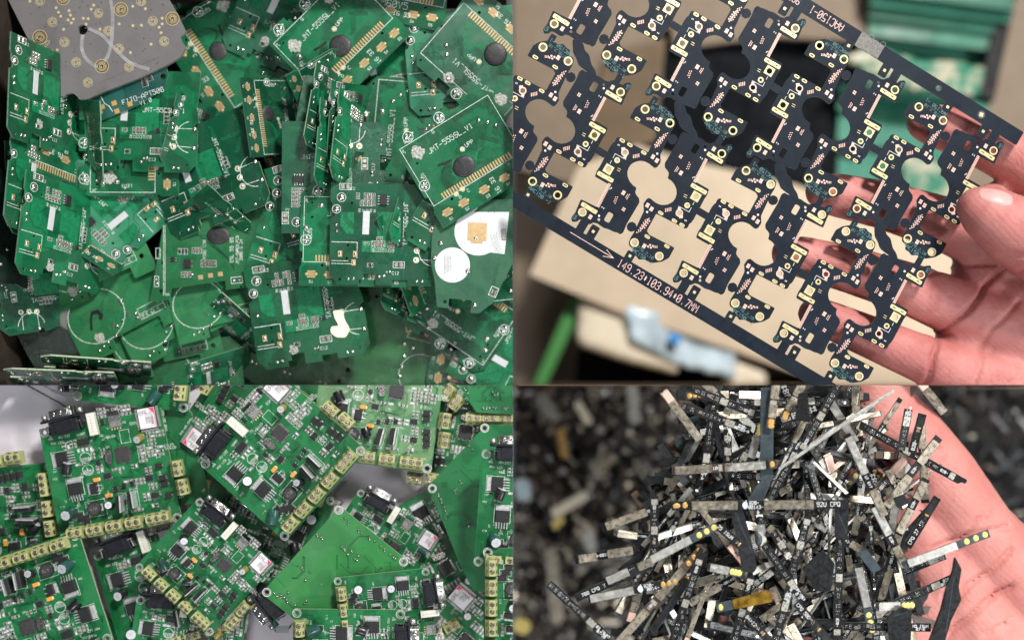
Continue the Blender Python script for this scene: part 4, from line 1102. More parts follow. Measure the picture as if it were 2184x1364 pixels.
G3 = 'green controller boards heaped on the pale table'
tM = [module(seed=1), module(seed=2), module(seed=3), module(seed=5, bright='green_lit')]
st3 = Stack(-150)
def put3(i, u, v, ang, label, rx=0, ry=0, s=1.0, gap=14, lift=0, top=12, w=MW, h=MH):
    o = copy_tree(tM[i]); PANEL[o] = (-1, -1); tag(o, label, 'controller board', G3)
    for c_ in list(o.children):
        nm = c_.name.split('.')[0]
        if nm == 'capacitor': c_.rotation_euler = (rn.uniform(-.35, .35), rn.uniform(-.35, .35), rn.random()*6) if rn.random() < .6 else (rn.choice((-1, 1))*1.45, 0, rn.random()*6); c_.location.z = 3 if abs(c_.rotation_euler.x) < 1 else 9
        elif nm in ('resistor_group', 'diode', 'power_transistor', 'tantalum_capacitor') and rn.random() < .1: kill(c_)
    if not rx and not ry: rx, ry = rn.uniform(-3.5, 3.5), rn.uniform(-3.5, 3.5)
    z_ = st3.drop(o, u, v, w, h, ang, rx, ry, s, gap, top, lift); return o
put3(2, 960, 880, 100, 'shadowed controller board deep in the gap right of the bright-lit board', gap=2)
put3(2, 560, 1130, 200, 'shadowed board with black serial plug under the large central controller board', s=.95, gap=2)
put3(2, 900, 1200, 60, 'shadowed controller board in the dark gap right of the bare green back', gap=2)
put3(2, 1000, 1420, -50, 'dark controller board with olive terminals at the bottom edge, right of centre', gap=2)
put3(1, 178, 1469, 143, 'controller board showing one ringed corner at the bottom left edge', gap=2)
b = back_board([(560, 640), (760, 760), (640, 990), (440, 1080), (330, 1010), (400, 880)], 'bare back of a board under the large central controller board', rings=((700, 770),), seed=3)
st3.drop(b[0], b[1], b[2], b[3]-120, b[4]-140, gap=3, top=4)
b = back_board([(360, 830), (408, 880), (446, 1050), (430, 1070), (300, 1090), (300, 850)], 'bare green back right of the upper left controller board', seed=4)
st3.drop(b[0], b[1], b[2], b[3]-60, b[4]-60, gap=3, top=4)
put3(2, 6, 1127, -96, 'controller board at the left border, shaded by the upper left board')
put3(0, 550, 909, 215, 'controller board showing only its white radio module left of the central board', s=.95, gap=3)
put3(1, 355, 1259, -17, 'shaded controller board with black serial plug below the upper left board', gap=3)
put3(2, 394, 1396, 8, 'controller board with white radio module cut by the bottom edge', s=.9, gap=3)
b = back_board([(1037, 905), (913, 1036), (982, 1205), (1010, 1260), (1110, 1260), (1110, 905)], 'bare green back standing as a tall wedge near the right border', rings=((1034, 912), (922, 1041)),
    joints=[(935, 1052), (940, 1064), (943, 1072), (948, 1080), (950, 1088), (975, 1003), (980, 1024), (984, 1030), (952, 1105), (1000, 950), (1008, 958), (1045, 990), (970, 1046), (974, 1041), (1001, 1120)], seed=5)
put3(1, 1170, 1200, 96, 'controller board with tipped white radio module near the right border', ry=-22, gap=3)
st3.drop(b[0], b[1], b[2], b[3]-110, b[4]-60, gap=4, top=4)
put3(0, 1150, 1090, 4, 'controller board component side up against the right border, plug at its top', gap=6)
put3(1, 801, 1177, 33, 'small controller board above the bare bright green back', s=.78, gap=6)
put3(0, 1155, 1299, 90, 'controller board at the right border with a column of terminals along its rim', gap=8)
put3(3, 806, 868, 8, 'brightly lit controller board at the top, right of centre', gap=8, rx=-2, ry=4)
# terminals below the upturned board at the top right
b = back_board([(965, 800), (1016, 879), (1110, 884), (1110, 780), (965, 780)], 'upturned green board above a row of olive terminals in the top right corner', seed=6,
    joints=[(990, 828), (998, 838), (1050, 835), (1062, 838), (1075, 834), (1055, 842), (1030, 869), (1038, 868), (1045, 869), (1052, 868), (1058, 869), (1075, 870), (1082, 869)])
st3.drop(b[0], b[1], b[2], b[3]-30, b[4]-40, gap=34, top=4)
for (x, y, n, a) in ((955, 836, 2, math.radians(-130)), (972, 858, 2, math.radians(-130)), (1010, 893, 2, math.pi), (1045, 894, 2, math.pi), (1078, 894, 2, math.pi)):
    o_ = terminal(b[0], x - b[1], b[2] - y, n, a); o_.location.z = -34
put3(0, 236, 1013, -10.1, 'upper left controller board with black serial plug and blank pale table beside it', gap=10)
o = put3(1, 291, 735, -84, 'controller board cut by the top edge, showing regulators and a yellow capacitor', gap=10)
put3(0, 436, 1208, 42.7, 'diamond-turned controller board with white radio module, bottom centre left', s=.83, gap=18)
put3(1, 80, 1288, 162, 'controller board upside down in the lower left corner, terminals along its top', gap=8)
put3(0, 603, 975, -48, 'large central controller board turned anticlockwise with terminals along its right', gap=24, rx=1, ry=-1.5)
bk = [(725, 1079), (873, 1198), (707, 1382), (557, 1264)]
rj = [(736, 1104), (744, 1112), (765, 1128), (772, 1135), (788, 1146), (800, 1152), (812, 1164), (820, 1170), (832, 1181), (840, 1187), (729, 1166), (734, 1170), (750, 1173), (742, 1181), (765, 1184), (757, 1191), (676, 1138), (685, 1145), (644, 1209), (662, 1218), (652, 1236), (586, 1264), (600, 1268),
      (606, 1272), (611, 1278), (630, 1289), (650, 1285), (654, 1280), (592, 1270), (615, 1262)]
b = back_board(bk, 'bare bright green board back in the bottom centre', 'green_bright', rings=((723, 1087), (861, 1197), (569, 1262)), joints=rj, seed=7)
st3.drop(b[0], b[1], b[2], 190, 245, -48+0, gap=8, top=4); pose(b[0], b[1], b[2], b[0].location.z, 0, 0, 0, 1)
db9(b[0], 575 - b[1], b[2] - 1292, math.radians(128)).location.z = -30
put3(1, 825, 1327, 84, 'controller board with a lying olive capacitor at the bottom, behind the nearest one', s=.82, gap=4)
o = put3(0, 744, 1425, 90, 'nearest controller board cut by the bottom edge, right of centre', s=.97, gap=6)
for t_ in tM: kill(t_)
m = MB(); m.box(-600, -330, 1300, 800, -176, -164, 'tabletop'); o = m.build('tabletop'); tag(o, 'pale pinkish grey tabletop under the controller boards', 'table', kind='structure'); PANEL[o] = (-1, -1)
m = MB(); m.tube([(-1110, 8, -150), (-1040, -30, -148), (-1020, -40, -146), (-985, -62, -140)], 1.6, 'brown_board', 8); o = m.build('wire'); tag(o, 'thin brown wire lying on the pale table in the top left corner', 'wire'); PANEL[o] = (-1, -1)
# grey tray seen in the gap
m = MB(); m.box(-560, -300, 250, 260, -163, -150, 'ring_metal', -.6, 3); 
o = m.build('metal_tray'); tag(o, 'dull grey metal tray corner showing between the two central controller boards', 'tray'); PANEL[o] = (-1, -1)
# ================================================================== top right: a routed panel of small boards held in a hand
def z4(x, y):                     # coordinates read from an enlarged crop, centred on one key-hole cut-out
    rx, ry = (x - 1368)/4.546, (y - 500)/4.546
    return (rx*.862 + ry*.506, rx*.506 - ry*.862)
AX, BX = 253.0, 311.0
OUT_U = [(1320, 650), (1345, 645), (1400, 690), (1440, 708), (1480, 714), (1525, 706), (1570, 682), (1598, 645), (1611, 600), (1608, 560), (1590, 515), (1560, 478), (1520, 452), (1530, 425), (1533, 400), (1515, 372), (1495, 352),
         (1491, 310), (1616, 100), (1640, 40), (1651, 15), (1681, 0), (1700, 18), (1736, 25), (1790, 50), (1836, 62), (1900, 105), (1936, 115), (1976, 95), (2010, 112), (2036, 130), (2076, 145), (2090, 125), (2116, 120), (2146, 120), (2156, 160), (2116, 210),
         (2078, 300), (2062, 338), (1905, 262), (1791, 484), (1926, 558), (1906, 615), (1881, 650), (1776, 850), (1750, 885), (1736, 890), (1716, 932), (1696, 940), (1410, 795), (1318, 962), (1340, 1000), (1590, 1125), (1535, 1225), (1470, 1260), (1370, 1275), (1345, 1268), (1300, 1240),
         (1240, 1240), (1215, 1205), (1178, 1185), (1182, 1130), (1148, 1110), (1143, 1075), (1160, 1030), (1195, 975), (1262, 830), (1290, 770), (1285, 700)]
HU = [circ(*z4(1440, 1208), 6.2, 16), circ(*z4(1197, 1078), 6.2, 16), circ(*z4(1711, 715), 3, 12), circ(*z4(1635, 790), 5.4, 16), circ(*z4(1796, 628), 6.2, 16), circ(*z4(2048, 212), 6.2, 16)]
def slot(zx, zy, w=8.0, h=2.6): 
    x, y = z4(zx, zy); return rrect(x, y, w, h, 1.25, 0, 3)
SL = [(1514, 1112), (1322, 1020), (1452, 790), (1587, 864), (1662, 905)]
WIN = [(1722, 150), (1795, 140)]
def unit_parts(root, flip):
    """one small board of the panel; flip gives the one turned by 180 degrees"""
    k = -1 if flip else 1
    F = lambda p: (p[0]*k, p[1]*k)
    Z = lambda x, y: F(z4(x, y))
    ang = math.pi if flip else 0
    m = MB()
    win = rrect(*z4(1790, 165), 13, 22, 4, 0)
    m.prism([F(p) for p in roundpoly([z4(*p) for p in OUT_U], 2.5, 2)], -3.4, 0, 'navy', 'edge_dark',
            [[F(p) for p in h] for h in HU + [slot(*s) for s in SL] + [win, circ(*z4(1886, 142), 3.2, 14), slot(1784, 532, 7, 2.2), slot(1866, 576, 7, 2.2), slot(1941, 228, 7, 2.2), slot(2022, 276, 7, 2.2)]])
    # tiny pads and dots, all printed on the board
    rng = random.Random(3)
    def pad(zx, zy, w, h, mat='copper_pink', a=0, z=.14): m.flat(rect(*Z(zx, zy), w, h, a), z, mat)
    for (zx, zy) in ((1323, 716), (1362, 752), (1648, 402), (1293, 1110), (1970, 167)):
        pad(zx, zy, 7.2, 9.2); m.ribbon([(Z(zx, zy)[0] - 3.6, Z(zx, zy)[1]), (Z(zx, zy)[0] + 3.6, Z(zx, zy)[1])], .6, .16, 'navy')
    for i in range(18):
        t = i/17; zx, zy = 1232 + t*92 + (i % 3)*13 - 12, 980 - t*135; pad(zx, zy, 2.2, 2.4)
    for i in range(9): pad(1262 + (i % 2)*24 + i*8, 945 - i*11, 3.0, 2.8, a=.3)
    for i in range(7): pad(1705 + (i % 2)*18 + (i//2)*8, 360 - (i//2)*20, 2.0, 2.0); pad(1590 + (i % 2)*18 + (i//2)*8, 385 - (i//2)*14, 2.0, 2.0)
    for i in range(12): pad(1500 + (i % 4)*17, 752 + (i//4)*12 - (i % 4)*4, 2.2, 2.0); 
    for dx, dy in ((0, 0), (14, 10), (-10, 16), (4, 26)): pad(1350 + dx*2, 1100 + dy, 4, 3.6); pad(1652 + dx - 8, 230 + dy, 2.9, 3)
    for i in range(6): pad(1390 + (i % 3)*14, 1112 + (i//3)*12, 2, 1.8)
    for zx, zy in ((1320, 782), (1885, 188 - 10)): m.flat(circ(*Z(zx, zy), 2.3, 10), .15, 'silk_white')
    for zx, zy in ((1690, 858), (1702, 864), (1765, 447), (1778, 440), (1840, 250), (1856, 262)): pad(zx, zy, 1.4, 3, 'silk_white')
    m.ribbon([Z(*p) for p in ((1625, 722), (1730, 778), (1752, 735))], .9, .15, 'silk_white'); m.ribbon([Z(*p) for p in ((1765, 712), (1780, 682))], .9, .15, 'silk_white')
    m.ribbon([Z(*p) for p in ((1675, 625), (1705, 642))], 1.1, .15, 'gold_pale'); m.ribbon([Z(*p) for p in ((1682, 607), (1712, 622))], 1.1, .15, 'gold_pale')
    m.text('98778_2_10', *Z(1285, 1160), 6.2, .13, 'silk_teal', a=ang - .12, w=.6); m.text('AAC150 -1', *Z(1268, 1208), 7.4, .13, 'silk_teal', a=ang - .12, w=.75)
    m.text('M5', *Z(2120, 165), 7, .13, 'silk_teal', a=ang + 1.5, w=.7)
    u = m.build('small_board', root)
    def gp(fn, name):
        q = MB(); fn(q); q.build(name, u)
    for zx, zy, r1 in ((1440, 1208, 9.4), (1197, 1078, 9.4), (2048, 212, 9.2), (1711, 715, 6.2)): gp(lambda q: q.ring(*Z(zx, zy), 6.3 if r1 > 7 else 3.1, r1, .2, 'gold_pale', 22), 'gold_ring')
    def sq(q):
        x, y = Z(1796, 628); q.flat(rect(x, y, 19, 19, ang), .2, 'gold_pale', [circ(x, y, 6.3, 16)])
    gp(sq, 'gold_ring')
    def cr(q):
        x, y = Z(1635, 790); q.ring(x, y, 5.5, 8, .2, 'copper_pink', 18); q.flat(rect(x + 7*k, y - 5*k, 8, 6, .6), .21, 'copper_pink'); q.flat(rect(x - 5*k, y + 8*k, 6, 6, .2), .212, 'copper_pink')
    gp(cr, 'copper_ring')
    for s in SL + [(1784, 532), (1866, 576), (1941, 228), (2022, 276)]:
        wide = s[1] < 600 and s[0] > 1700
        x, y = Z(*s); q = MB(); iw, ih = (7.02, 2.22) if wide else (8.02, 2.62)
        q.flat([(a, b) for a, b in rrect(x, y, (17.5 if wide else 12.4), (9 if wide else 6.8), 2.2 if wide else 3.2, 0, 3)], .19, 'gold_pale', [rrect(x, y, iw, ih, 1.2, 0, 3)]); q.build('slot_contact', u)
    for zx, zy in ((1825, 554), (1982, 252)):
        q = MB(); q.box(*Z(zx, zy), 4, 9, .02, .2, 'gold_pale'); q.build('gold_pad', u)
    q = MB()
    for i in range(18):
        t = i/17; x, y = Z(1902 - t*112, 272 + t*215); q.flat(rect(x - 1.5*k, y, 6.6, 2.0), .2, 'copper_pink')
    q.build('contact_row', u)
    return u
panel = empty('circuit_board_sheet')
tag(panel, 'dark navy sheet of small routed circuit boards held up between thumb and fingers', 'circuit board sheet'); PANEL[panel] = (1, 1)
protoU = [unit_parts(panel, False), unit_parts(panel, True)]
first = True
for j in (0, 1):
    for i in (-1, 0, 1, 2):
        for q in (0, 1):
            if j == 1 and i == 2 and False: continue
            u = copy_tree(protoU[q], panel); u.location = (i*AX - j*8.3*0, j*BX, 0)
for q in protoU: kill(q)
# tabs, links and the two rails
zt, zb = 0, -3.4
def zS(x, y):
    rx, ry = 1090 + x/4.546 - 1173, y/4.546 - 262
    return (rx*.862 + ry*.506, rx*.506 - ry*.862)
SL_ = [zS(*p) for p in ((600, 440), (665, 450), (692, 485), (705, 530), (742, 562), (765, 635), (800, 680), (825, 752), (780, 768), (752, 740), (760, 700), (705, 665), (662, 632), (640, 580), (612, 540))]
def link(poly):
    m = MB(); m.prism(poly, zb - .02, -.05, 'navy', 'edge_dark'); m.build('link_tab', panel)
for j in (0, 1):
    for i in (-1, 0, 1, 2):
        for k in (1, -1):
            x, y = z4(1566, 75) if k == 1 else z4(1170, 925); link(circ(x + i*AX, y + j*BX, 10.8, 8, a0=.39))
        if i < 2: link(rect(i*AX + AX/2, j*BX, 22, 15))
for i in (-1, 0, 1, 2):
    link(roundpoly([((x + 3)*1.16 - 3 + i*AX, (y - 149)*1.35 + 149) for x, y in SL_], 4, 2))
    for k in (-1, 1): link(rect(i*AX + k*82 - 3, 149 + k*2 + 4, 13, 20))
def rail(y0, y1, tabs, holes, texts, x0=-330, x1=640, gap=None):
    m = MB()
    segs = [(x0, x1)] if not gap else [(x0, gap[0]), (gap[1], x1)]
    for a, b in segs: m.prism(rrect((a+b)/2, (y0+y1)/2, b-a, y1-y0, 2), zb, -.03, 'navy', 'edge_dark', [circ(x, (y0+y1)/2, 5, 14) for x in holes if a < x < b])
    if gap:
        m.prism(rect((gap[0]+gap[1])/2, (y0+y1)/2, gap[1]-gap[0], y1-y0), zb + .2, -.3, 'hex_grey', 'edge')
        for i in range(4):
            for j_ in range(3): m.ribbon(circ(gap[0] + 8 + i*15, y0 + 5 + j_*11 + (i % 2)*5.5, 6.6, 6), .7, -.26, 'hex_line', True)
    for x, ya, yb, pad_ in tabs:
        m.prism(rrect(x, (ya+yb)/2, 19, abs(yb-ya), 3), zb - .02, -.06, 'navy', 'edge_dark')
        if pad_: m.flat(rect(x, ya + (yb-ya)*.45, 6, 6), .02, 'gold_pale')
    for x in holes: m.ring(x, (y0+y1)/2, 5.1, 6.6, .05, 'trace_grey', 18)
    for t_, x, sz, a in texts: m.text(t_, x, (y0+y1)/2, sz, .08, 'silk_pink', a=a, w=1.3, sx=.72)
    return m
tabs = []
for i in (-1, 0, 1, 2):
    tabs += [(i*AX - 20 - 36, -140, -170, True), (i*AX - 82, -118, -170, False), (i*AX + 38, -148, -170, True)]
m = rail(-197, -167, tabs, [-255, 585], [('149.23*103.94*0.7mm', 124, 17, 0)])
m.ribbon([(-98, -180), (10, -180)], 1.3, .08, 'silk_pink'); m.ribbon([(-12, -172), (10, -180), (-12, -188)], 1.3, .09, 'silk_pink')
m.build('rail', panel)
tabs = [(i*AX + 20 + 36, BX + 140, BX + 172, True) for i in (-1, 0, 1, 2)] + [(i*AX + 82, BX + 118, BX + 172, False) for i in (-1, 0, 1, 2)] + [(i*AX - 38, BX + 148, BX + 172, True) for i in (-1, 0, 1, 2)]
m = rail(BX + 167, BX + 199, tabs, [430, 540], [('AAC150-1', 143, 17, math.pi), ('98778_2_10', 30, 15, math.pi)], gap=(225, 283))
m.ring(540, BX + 183, 0.01, 8.6, .06, 'trace_grey', 20); m.flat(rect(540, BX + 183, 8.5, 8.5, .3), .1, 'gold_pale')
m.build('rail', panel)
# direction of the rails in the picture: 30.4 degrees clockwise; s axis -> x, t axis -> y
pose(panel, 1391, 390, 0, 30.4, rx=1.5, ry=3.0)

# ------------------------------------------------------------------ hands
def fleshy(name, chains, voxel=6.0, creases=(), mat='skin', smooth=9):
    m = MB()
    def ball(c, r):
        base = len(m.v); n, k = 14, 9
        for j in range(k+1):
            t = math.pi*j/k
            for i in range(n): p = 2*math.pi*i/n; m.v.append((c.x + r*math.sin(t)*math.cos(p), c.y + r*math.sin(t)*math.sin(p), c.z + r*math.cos(t)))
        for j in range(k):
            for i in range(n):
                q = (i+1) % n; m.face([base+j*n+i, base+(j+1)*n+i, base+(j+1)*n+q, base+j*n+q], mat)
    for ch in chains:
        P = [(Wp(u, v, z), r) for u, v, z, r in ch]
        for i in range(len(P)):
            if i == len(P)-1: ball(*P[i]); break
            (a, ra), (b, rb) = P[i], P[i+1]; L = (b-a).length; k = max(1, int(L/(min(ra, rb)*.28)))
            for j in range(k): t = j/k; ball(a.lerp(b, t), ra + (rb-ra)*t)
    o = m.build(name)
    r = o.modifiers.new('r', 'REMESH'); r.mode = 'VOXEL'; r.voxel_size = voxel; r.use_smooth_shade = True
    s_ = o.modifiers.new('s', 'SMOOTH'); s_.iterations = smooth; s_.factor = .5
    dg = bpy.context.evaluated_depsgraph_get(); dg.update()
    me = bpy.data.meshes.new_from_object(o.evaluated_get(dg)); old = o.data
    o.modifiers.clear(); o.data = me
    if not me.materials: me.materials.append(MATS[mat])
    # skin folds pressed into the surface
    C = [[Wp(u, v, z0) for u, v in line] for line, z0, w_, d_ in creases]
    for ci, (line, z0, w_, d_) in enumerate(creases):
        pts = C[ci]
        xs = [p.x for p in pts]; ys = [p.y for p in pts]
        for vt in me.vertices:
            x, y, z = vt.co
            if x < min(xs)-w_*2 or x > max(xs)+w_*2 or y < min(ys)-w_*2 or y > max(ys)+w_*2 or z < z0 - 150: continue
            best = 1e9
            for i in range(len(pts)-1):
                ax, ay = pts[i].x, pts[i].y; dx, dy = pts[i+1].x-ax, pts[i+1].y-ay
                t = max(0, min(1, ((x-ax)*dx + (y-ay)*dy)/(dx*dx+dy*dy+1e-9))); best = min(best, math.hypot(x-ax-dx*t, y-ay-dy*t))
            if best < w_*1.6: vt.co.z -= d_*math.exp(-(best/w_*1.6)**2)
    for p in me.polygons: p.use_smooth = True
    return o
ch = [[(1972, 262, -106, 40), (1995, 268, -106, 48), (2070, 292, -118, 54), (2180, 345, -134, 63), (2330, 470, -146, 77), (2480, 640, -156, 105)],
      [(1755, 408, -98, 40), (1785, 416, -100, 49), (1880, 436, -110, 54), (2010, 476, -124, 61), (2170, 545, -141, 73), (2330, 640, -156, 94)],
      [(1682, 540, -96, 39), (1712, 548, -98, 47), (1810, 574, -106, 53), (1930, 612, -116, 58), (2070, 668, -136, 70), (2230, 740, -156, 94)],
      [(1735, 668, -90, 35), (1765, 680, -92, 42), (1850, 716, -100, 48), (1950, 758, -110, 54), (2060, 800, -130, 66), (2200, 840, -156, 94)],
      [(2170, 640, -165, 88), (2130, 760, -175, 90), (2140, 900, -180, 90), (2300, 980, -200, 110)], [(2240, 660, -150, 95), (2230, 800, -150, 100), (2330, 900, -180, 120)], [(2330, 640, -160, 110), (2450, 850, -190, 140)],
      [(2110, 440, -140, 52), (2095, 520, -148, 60), (2088, 600, -152, 64), (2062, 690, -155, 62), (2042, 780, -158, 64), (2080, 870, -165, 95)],
      [(2086, 442, 58, 44), (2110, 456, 56, 59), (2165, 492, 46, 73), (2240, 535, 25, 82), (2340, 590, -20, 80), (2400, 700, -90, 95)]]
cr = [([(2184, 545), (2120, 600), (2070, 660), (2010, 720), (1990, 760), (1985, 821)], -60, 9, 16), ([(2184, 640), (2120, 700), (2080, 821)], -60, 8, 8), ([(1985, 585), (2060, 560), (2140, 560)], -60, 7, 9), ([(1868, 690), (1852, 735)], -50, 6, 5), ([(1925, 572), (1912, 640)], -50, 6, 5), ([(2010, 430), (1990, 520)], -50, 6, 5),
      ([(2184, 800), (2150, 821)], -60, 8, 7), ([(1885, 395), (1870, 470)], -50, 5, 3)]
hand = fleshy('person', ch, 6.0, cr); tag(hand, 'bare hand of a person pinching the dark navy board panel', 'person'); PANEL[hand] = (1, 1)
from mathutils.bvhtree import BVHTree
bv = BVHTree.FromPolygons([v.co.copy() for v in hand.data.vertices], [list(p.vertices) for p in hand.data.polygons])
m = MB(); NU, NV = 18, 10; ca, sa = math.cos(math.radians(16)), math.sin(math.radians(16))
for a_ in range(NU + 1):
    for b_ in range(NV + 1):
        tu, tv = a_/NU*2 - 1, b_/NV*2 - 1
        fx = tu*36; fy = tv*19*math.sqrt(max(.02, 1 - abs(tu)**3.2))       # a rounded nail outline
        u_, v_ = 2112 + fx*ca - fy*sa, 424 + fx*sa + fy*ca
        p = Wp(u_, v_, 70); hit = bv.ray_cast(Vector((p.x, p.y, 600)), Vector((0, 0, -1)))
        h_ = hit[0] if hit[0] is not None and hit[0].z > 0 else Vector((p.x, p.y, 30)); n_0 = hit[1] if hit[1] is not None else Vector((0, 0, 1))
        m.v.append(tuple(h_ + n_0*(1.5 if max(abs(tu), abs(tv)) < .97 else -1.5)))
for a_ in range(NU):
    for b_ in range(NV):
        q0 = a_*(NV + 1) + b_; m.face([q0, q0 + 1, q0 + NV + 2, q0 + NV + 1], 'nail', True)
m.build('thumb_nail', hand)

ch = [[(1860, 790, -195, 95), (1868, 880, -195, 92), (1938, 948, -195, 96), (1996, 1020, -200, 98), (2076, 1140, -205, 100), (2135, 1210, -210, 110), (2260, 1330, -215, 130)],
      [(1800, 980, -220, 95), (1900, 1090, -220, 95), (2000, 1200, -210, 95), (2080, 1330, -195, 105), (2150, 1450, -195, 120)], [(1750, 1100, -230, 95), (1850, 1250, -230, 95), (1950, 1380, -210, 100)], [(1960, 1290, -215, 90), (2200, 1420, -205, 140)],
      [(1500, 912, -165, 26), (1540, 925, -175, 36), (1620, 960, -195, 50), (1740, 1020, -220, 70)], [(1470, 1030, -195, 34), (1620, 1060, -210, 55), (1750, 1100, -225, 75)], [(1480, 1160, -205, 40), (1640, 1180, -215, 60), (1800, 1200, -225, 80)], [(1500, 1300, -205, 42), (1650, 1300, -220, 62), (1850, 1300, -225, 85)]]
cr = [([(2030, 960), (1990, 985), (1950, 1010)], -40, 8, 12), ([(2184, 1130), (2090, 1150), (2020, 1180)], -40, 8, 13), ([(2184, 1180), (2140, 1230), (2090, 1260), (2060, 1300)], -40, 9, 14), ([(2184, 1260), (2120, 1300), (2050, 1364)], -40, 9, 15), ([(2110, 1110), (2060, 1200), (2040, 1290)], -40, 7, 9), ([(2184, 1330), (2120, 1364)], -40, 7, 10)]
hand4 = fleshy('person', ch, 7.0, cr, 'skin_pale'); tag(hand4, 'cupped bare palm of a person carrying the heap of thin battery strips', 'person'); PANEL[hand4] = (1, -1)

# ------------------------------------------------------------------ what lies far below the held panel
def slab(name, pts, z, th, mat, label, cat, side=None, group=None, kind=None, slope=(0, 0), parent=None):
    P = [Wp(u, v, z) for u, v in pts]; cx = sum(p.x for p in P)/len(P); cy = sum(p.y for p in P)/len(P)
    m = MB(); m.prism([(p.x - cx, p.y - cy) for p in P], -th, 0, mat, side or mat)
    o = m.build(name, parent); o.location = (cx, cy, z) if not parent else (cx, cy, z)
    o.rotation_euler = (math.radians(slope[0]), math.radians(slope[1]), 0)
    if not parent: tag(o, label, cat, group, kind); PANEL[o] = (1, 1)
    return o
def pillow(name, pts, z, th, mat, label, cat, seed=1, amp=22, slope=(0, 0)):
    """a soft lumpy package with a given outline"""
    P = [Wp(u, v, z) for u, v in pts]; cx = sum(p.x for p in P)/len(P); cy = sum(p.y for p in P)/len(P)
    me = bpy.data.meshes.new(name); bm = bmesh.new(); rng = random.Random(seed)
    m = MB(); m.prism(roundpoly([(p.x - cx, p.y - cy) for p in P], 16, 3), -th, 0, mat); o = m.build(name)
    o.location = (cx, cy, z)
    r = o.modifiers.new('r', 'REMESH'); r.mode = 'VOXEL'; r.voxel_size = 16
    s_ = o.modifiers.new('s', 'SMOOTH'); s_.iterations = 4
    dg = bpy.context.evaluated_depsgraph_get(); dg.update(); me = bpy.data.meshes.new_from_object(o.evaluated_get(dg)); o.modifiers.clear(); o.data = me
    f = [(rng.uniform(.004, .02), rng.uniform(0, 6.3), rng.uniform(0, 6.3)) for _ in range(9)]
    for vt in me.vertices:
        x, y, zz_ = vt.co; vt.co.z += amp*sum(math.sin(k*(x*math.cos(a) + y*math.sin(a)) + b) for k, a, b in f)/3
    for p in me.polygons: p.use_smooth = True
    if not me.materials: me.materials.append(MATS[mat])
    o.rotation_euler = (math.radians(slope[0]), math.radians(slope[1]), 0)
    tag(o, label, cat); PANEL[o] = (1, 1); return o
ZB = -1500
slab('floor', [(900, -500), (2700, -500), (2700, 1200), (900, 1200)], ZB - 420, 20, 'cardboard', 'brown floor far below the held board panel', 'floor', kind='structure')
# carton: back flap, inner wall, black sheet for the shade inside
cart = empty('cardboard_box'); tag(cart, 'open cardboard carton with dark goods inside, blurred behind the held panel', 'box'); PANEL[cart] = (1, 1)
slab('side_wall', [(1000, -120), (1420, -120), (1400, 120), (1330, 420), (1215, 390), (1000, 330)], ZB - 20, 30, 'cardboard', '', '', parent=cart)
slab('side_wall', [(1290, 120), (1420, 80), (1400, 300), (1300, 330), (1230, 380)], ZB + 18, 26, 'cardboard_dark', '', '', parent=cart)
slab('back_wall', [(1400, -120), (1900, -120), (1850, 90), (1640, 78), (1440, 105)], ZB + 10, 30, 'cardboard', '', '', parent=cart)
slab('flap', [(1235, 352), (1130, 585), (1330, 668), (1560, 745), (1880, 860), (2300, 900), (2300, 560), (1880, 470), (1700, 395), (1480, 345), (1360, 310)], ZB + 60, 24, 'cardboard_light', '', '', parent=cart)
slab('right_wall', [(2110, -150), (2400, -150), (2400, 500), (2040, 420), (2100, 200)], ZB - 10, 30, 'cardboard', '', '', parent=cart)
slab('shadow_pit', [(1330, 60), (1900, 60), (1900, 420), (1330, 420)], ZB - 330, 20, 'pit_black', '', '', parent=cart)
pillow('black_bag', [(1385, 85), (1810, 75), (1840, 395), (1500, 410), (1370, 350)], ZB - 60, 60, 'bag_black', 'black lump standing in for the dark inside of the carton behind the held panel', 'bag', 2)  # lump coloured black for the carton's dark inside
pillow('blue_bag', [(1690, 190), (1795, 190), (1800, 330), (1690, 330)], ZB - 100, 50, 'bag_black', 'small dark bag beside the green bundle in the carton', 'bag', 3)
stk = empty('board_stack'); tag(stk, 'stack of bare green board sheets in the top right of the carton', 'board stack'); PANEL[stk] = (1, 1)  # lighter teal sheets give the stack its highlights by colour
for k_, (v0, v1, mt, sl) in enumerate(((-80, 210, 'bag_green', 0), (-80, 128, 'bag_teal', 5), (-80, 104, 'bag_green', -3), (-80, 64, 'bag_green', 3), (-80, 38, 'bag_teal', 6), (-80, 12, 'bag_green', 0))):
    slab('board_sheet', [(1858 - v0*.02, v0), (2152, v0), (2150 - (v1 - 60)*.28, v1 + 10), (1845 + k_*3, v1 - 28)], ZB - 40 + k_*34, 22, mt, '', '', parent=stk, slope=(sl, 0))
pillow('crumpled_film', [(1790, 120), (1860, 92), (1960, 118), (2120, 130), (2100, 205), (1960, 195), (1860, 172)], ZB + 150, 24, 'mottled', 'crumpled pale mottled film across the stack of green board sheets', 'plastic film', 6, 16)
stk = empty('board_stack'); tag(stk, 'lower stack of teal green board sheets behind the fingertips', 'board stack'); PANEL[stk] = (1, 1)
for k_, (v0, v1, mt) in enumerate(((180, 440, 'bag_teal'), (185, 330, 'bag_teal'), (190, 262, 'bag_green'), (180, 225, 'bag_teal'))):
    slab('board_sheet', [(1795, v0), (2110, v0 + 40), (2105, v1 + 20), (1785, v1 - 30)], ZB - 60 + k_*30, 22, mt, '', '', parent=stk)
slab('board_sheet', [(1925, 310), (2060, 340), (2050, 430), (1930, 420)], ZB + 60, 14, 'mottled', 'mottled green sheet behind the key-hole cut-out near the thumb', 'sheet')
slab('shadow_strip', [(2150, -40), (2175, -40), (2120, 215), (2085, 200)], ZB + 60, 60, 'pit_black', 'black strip standing in for the shadow beside the green bundle', 'strip')  # shadow beside the green stack made as a black slab
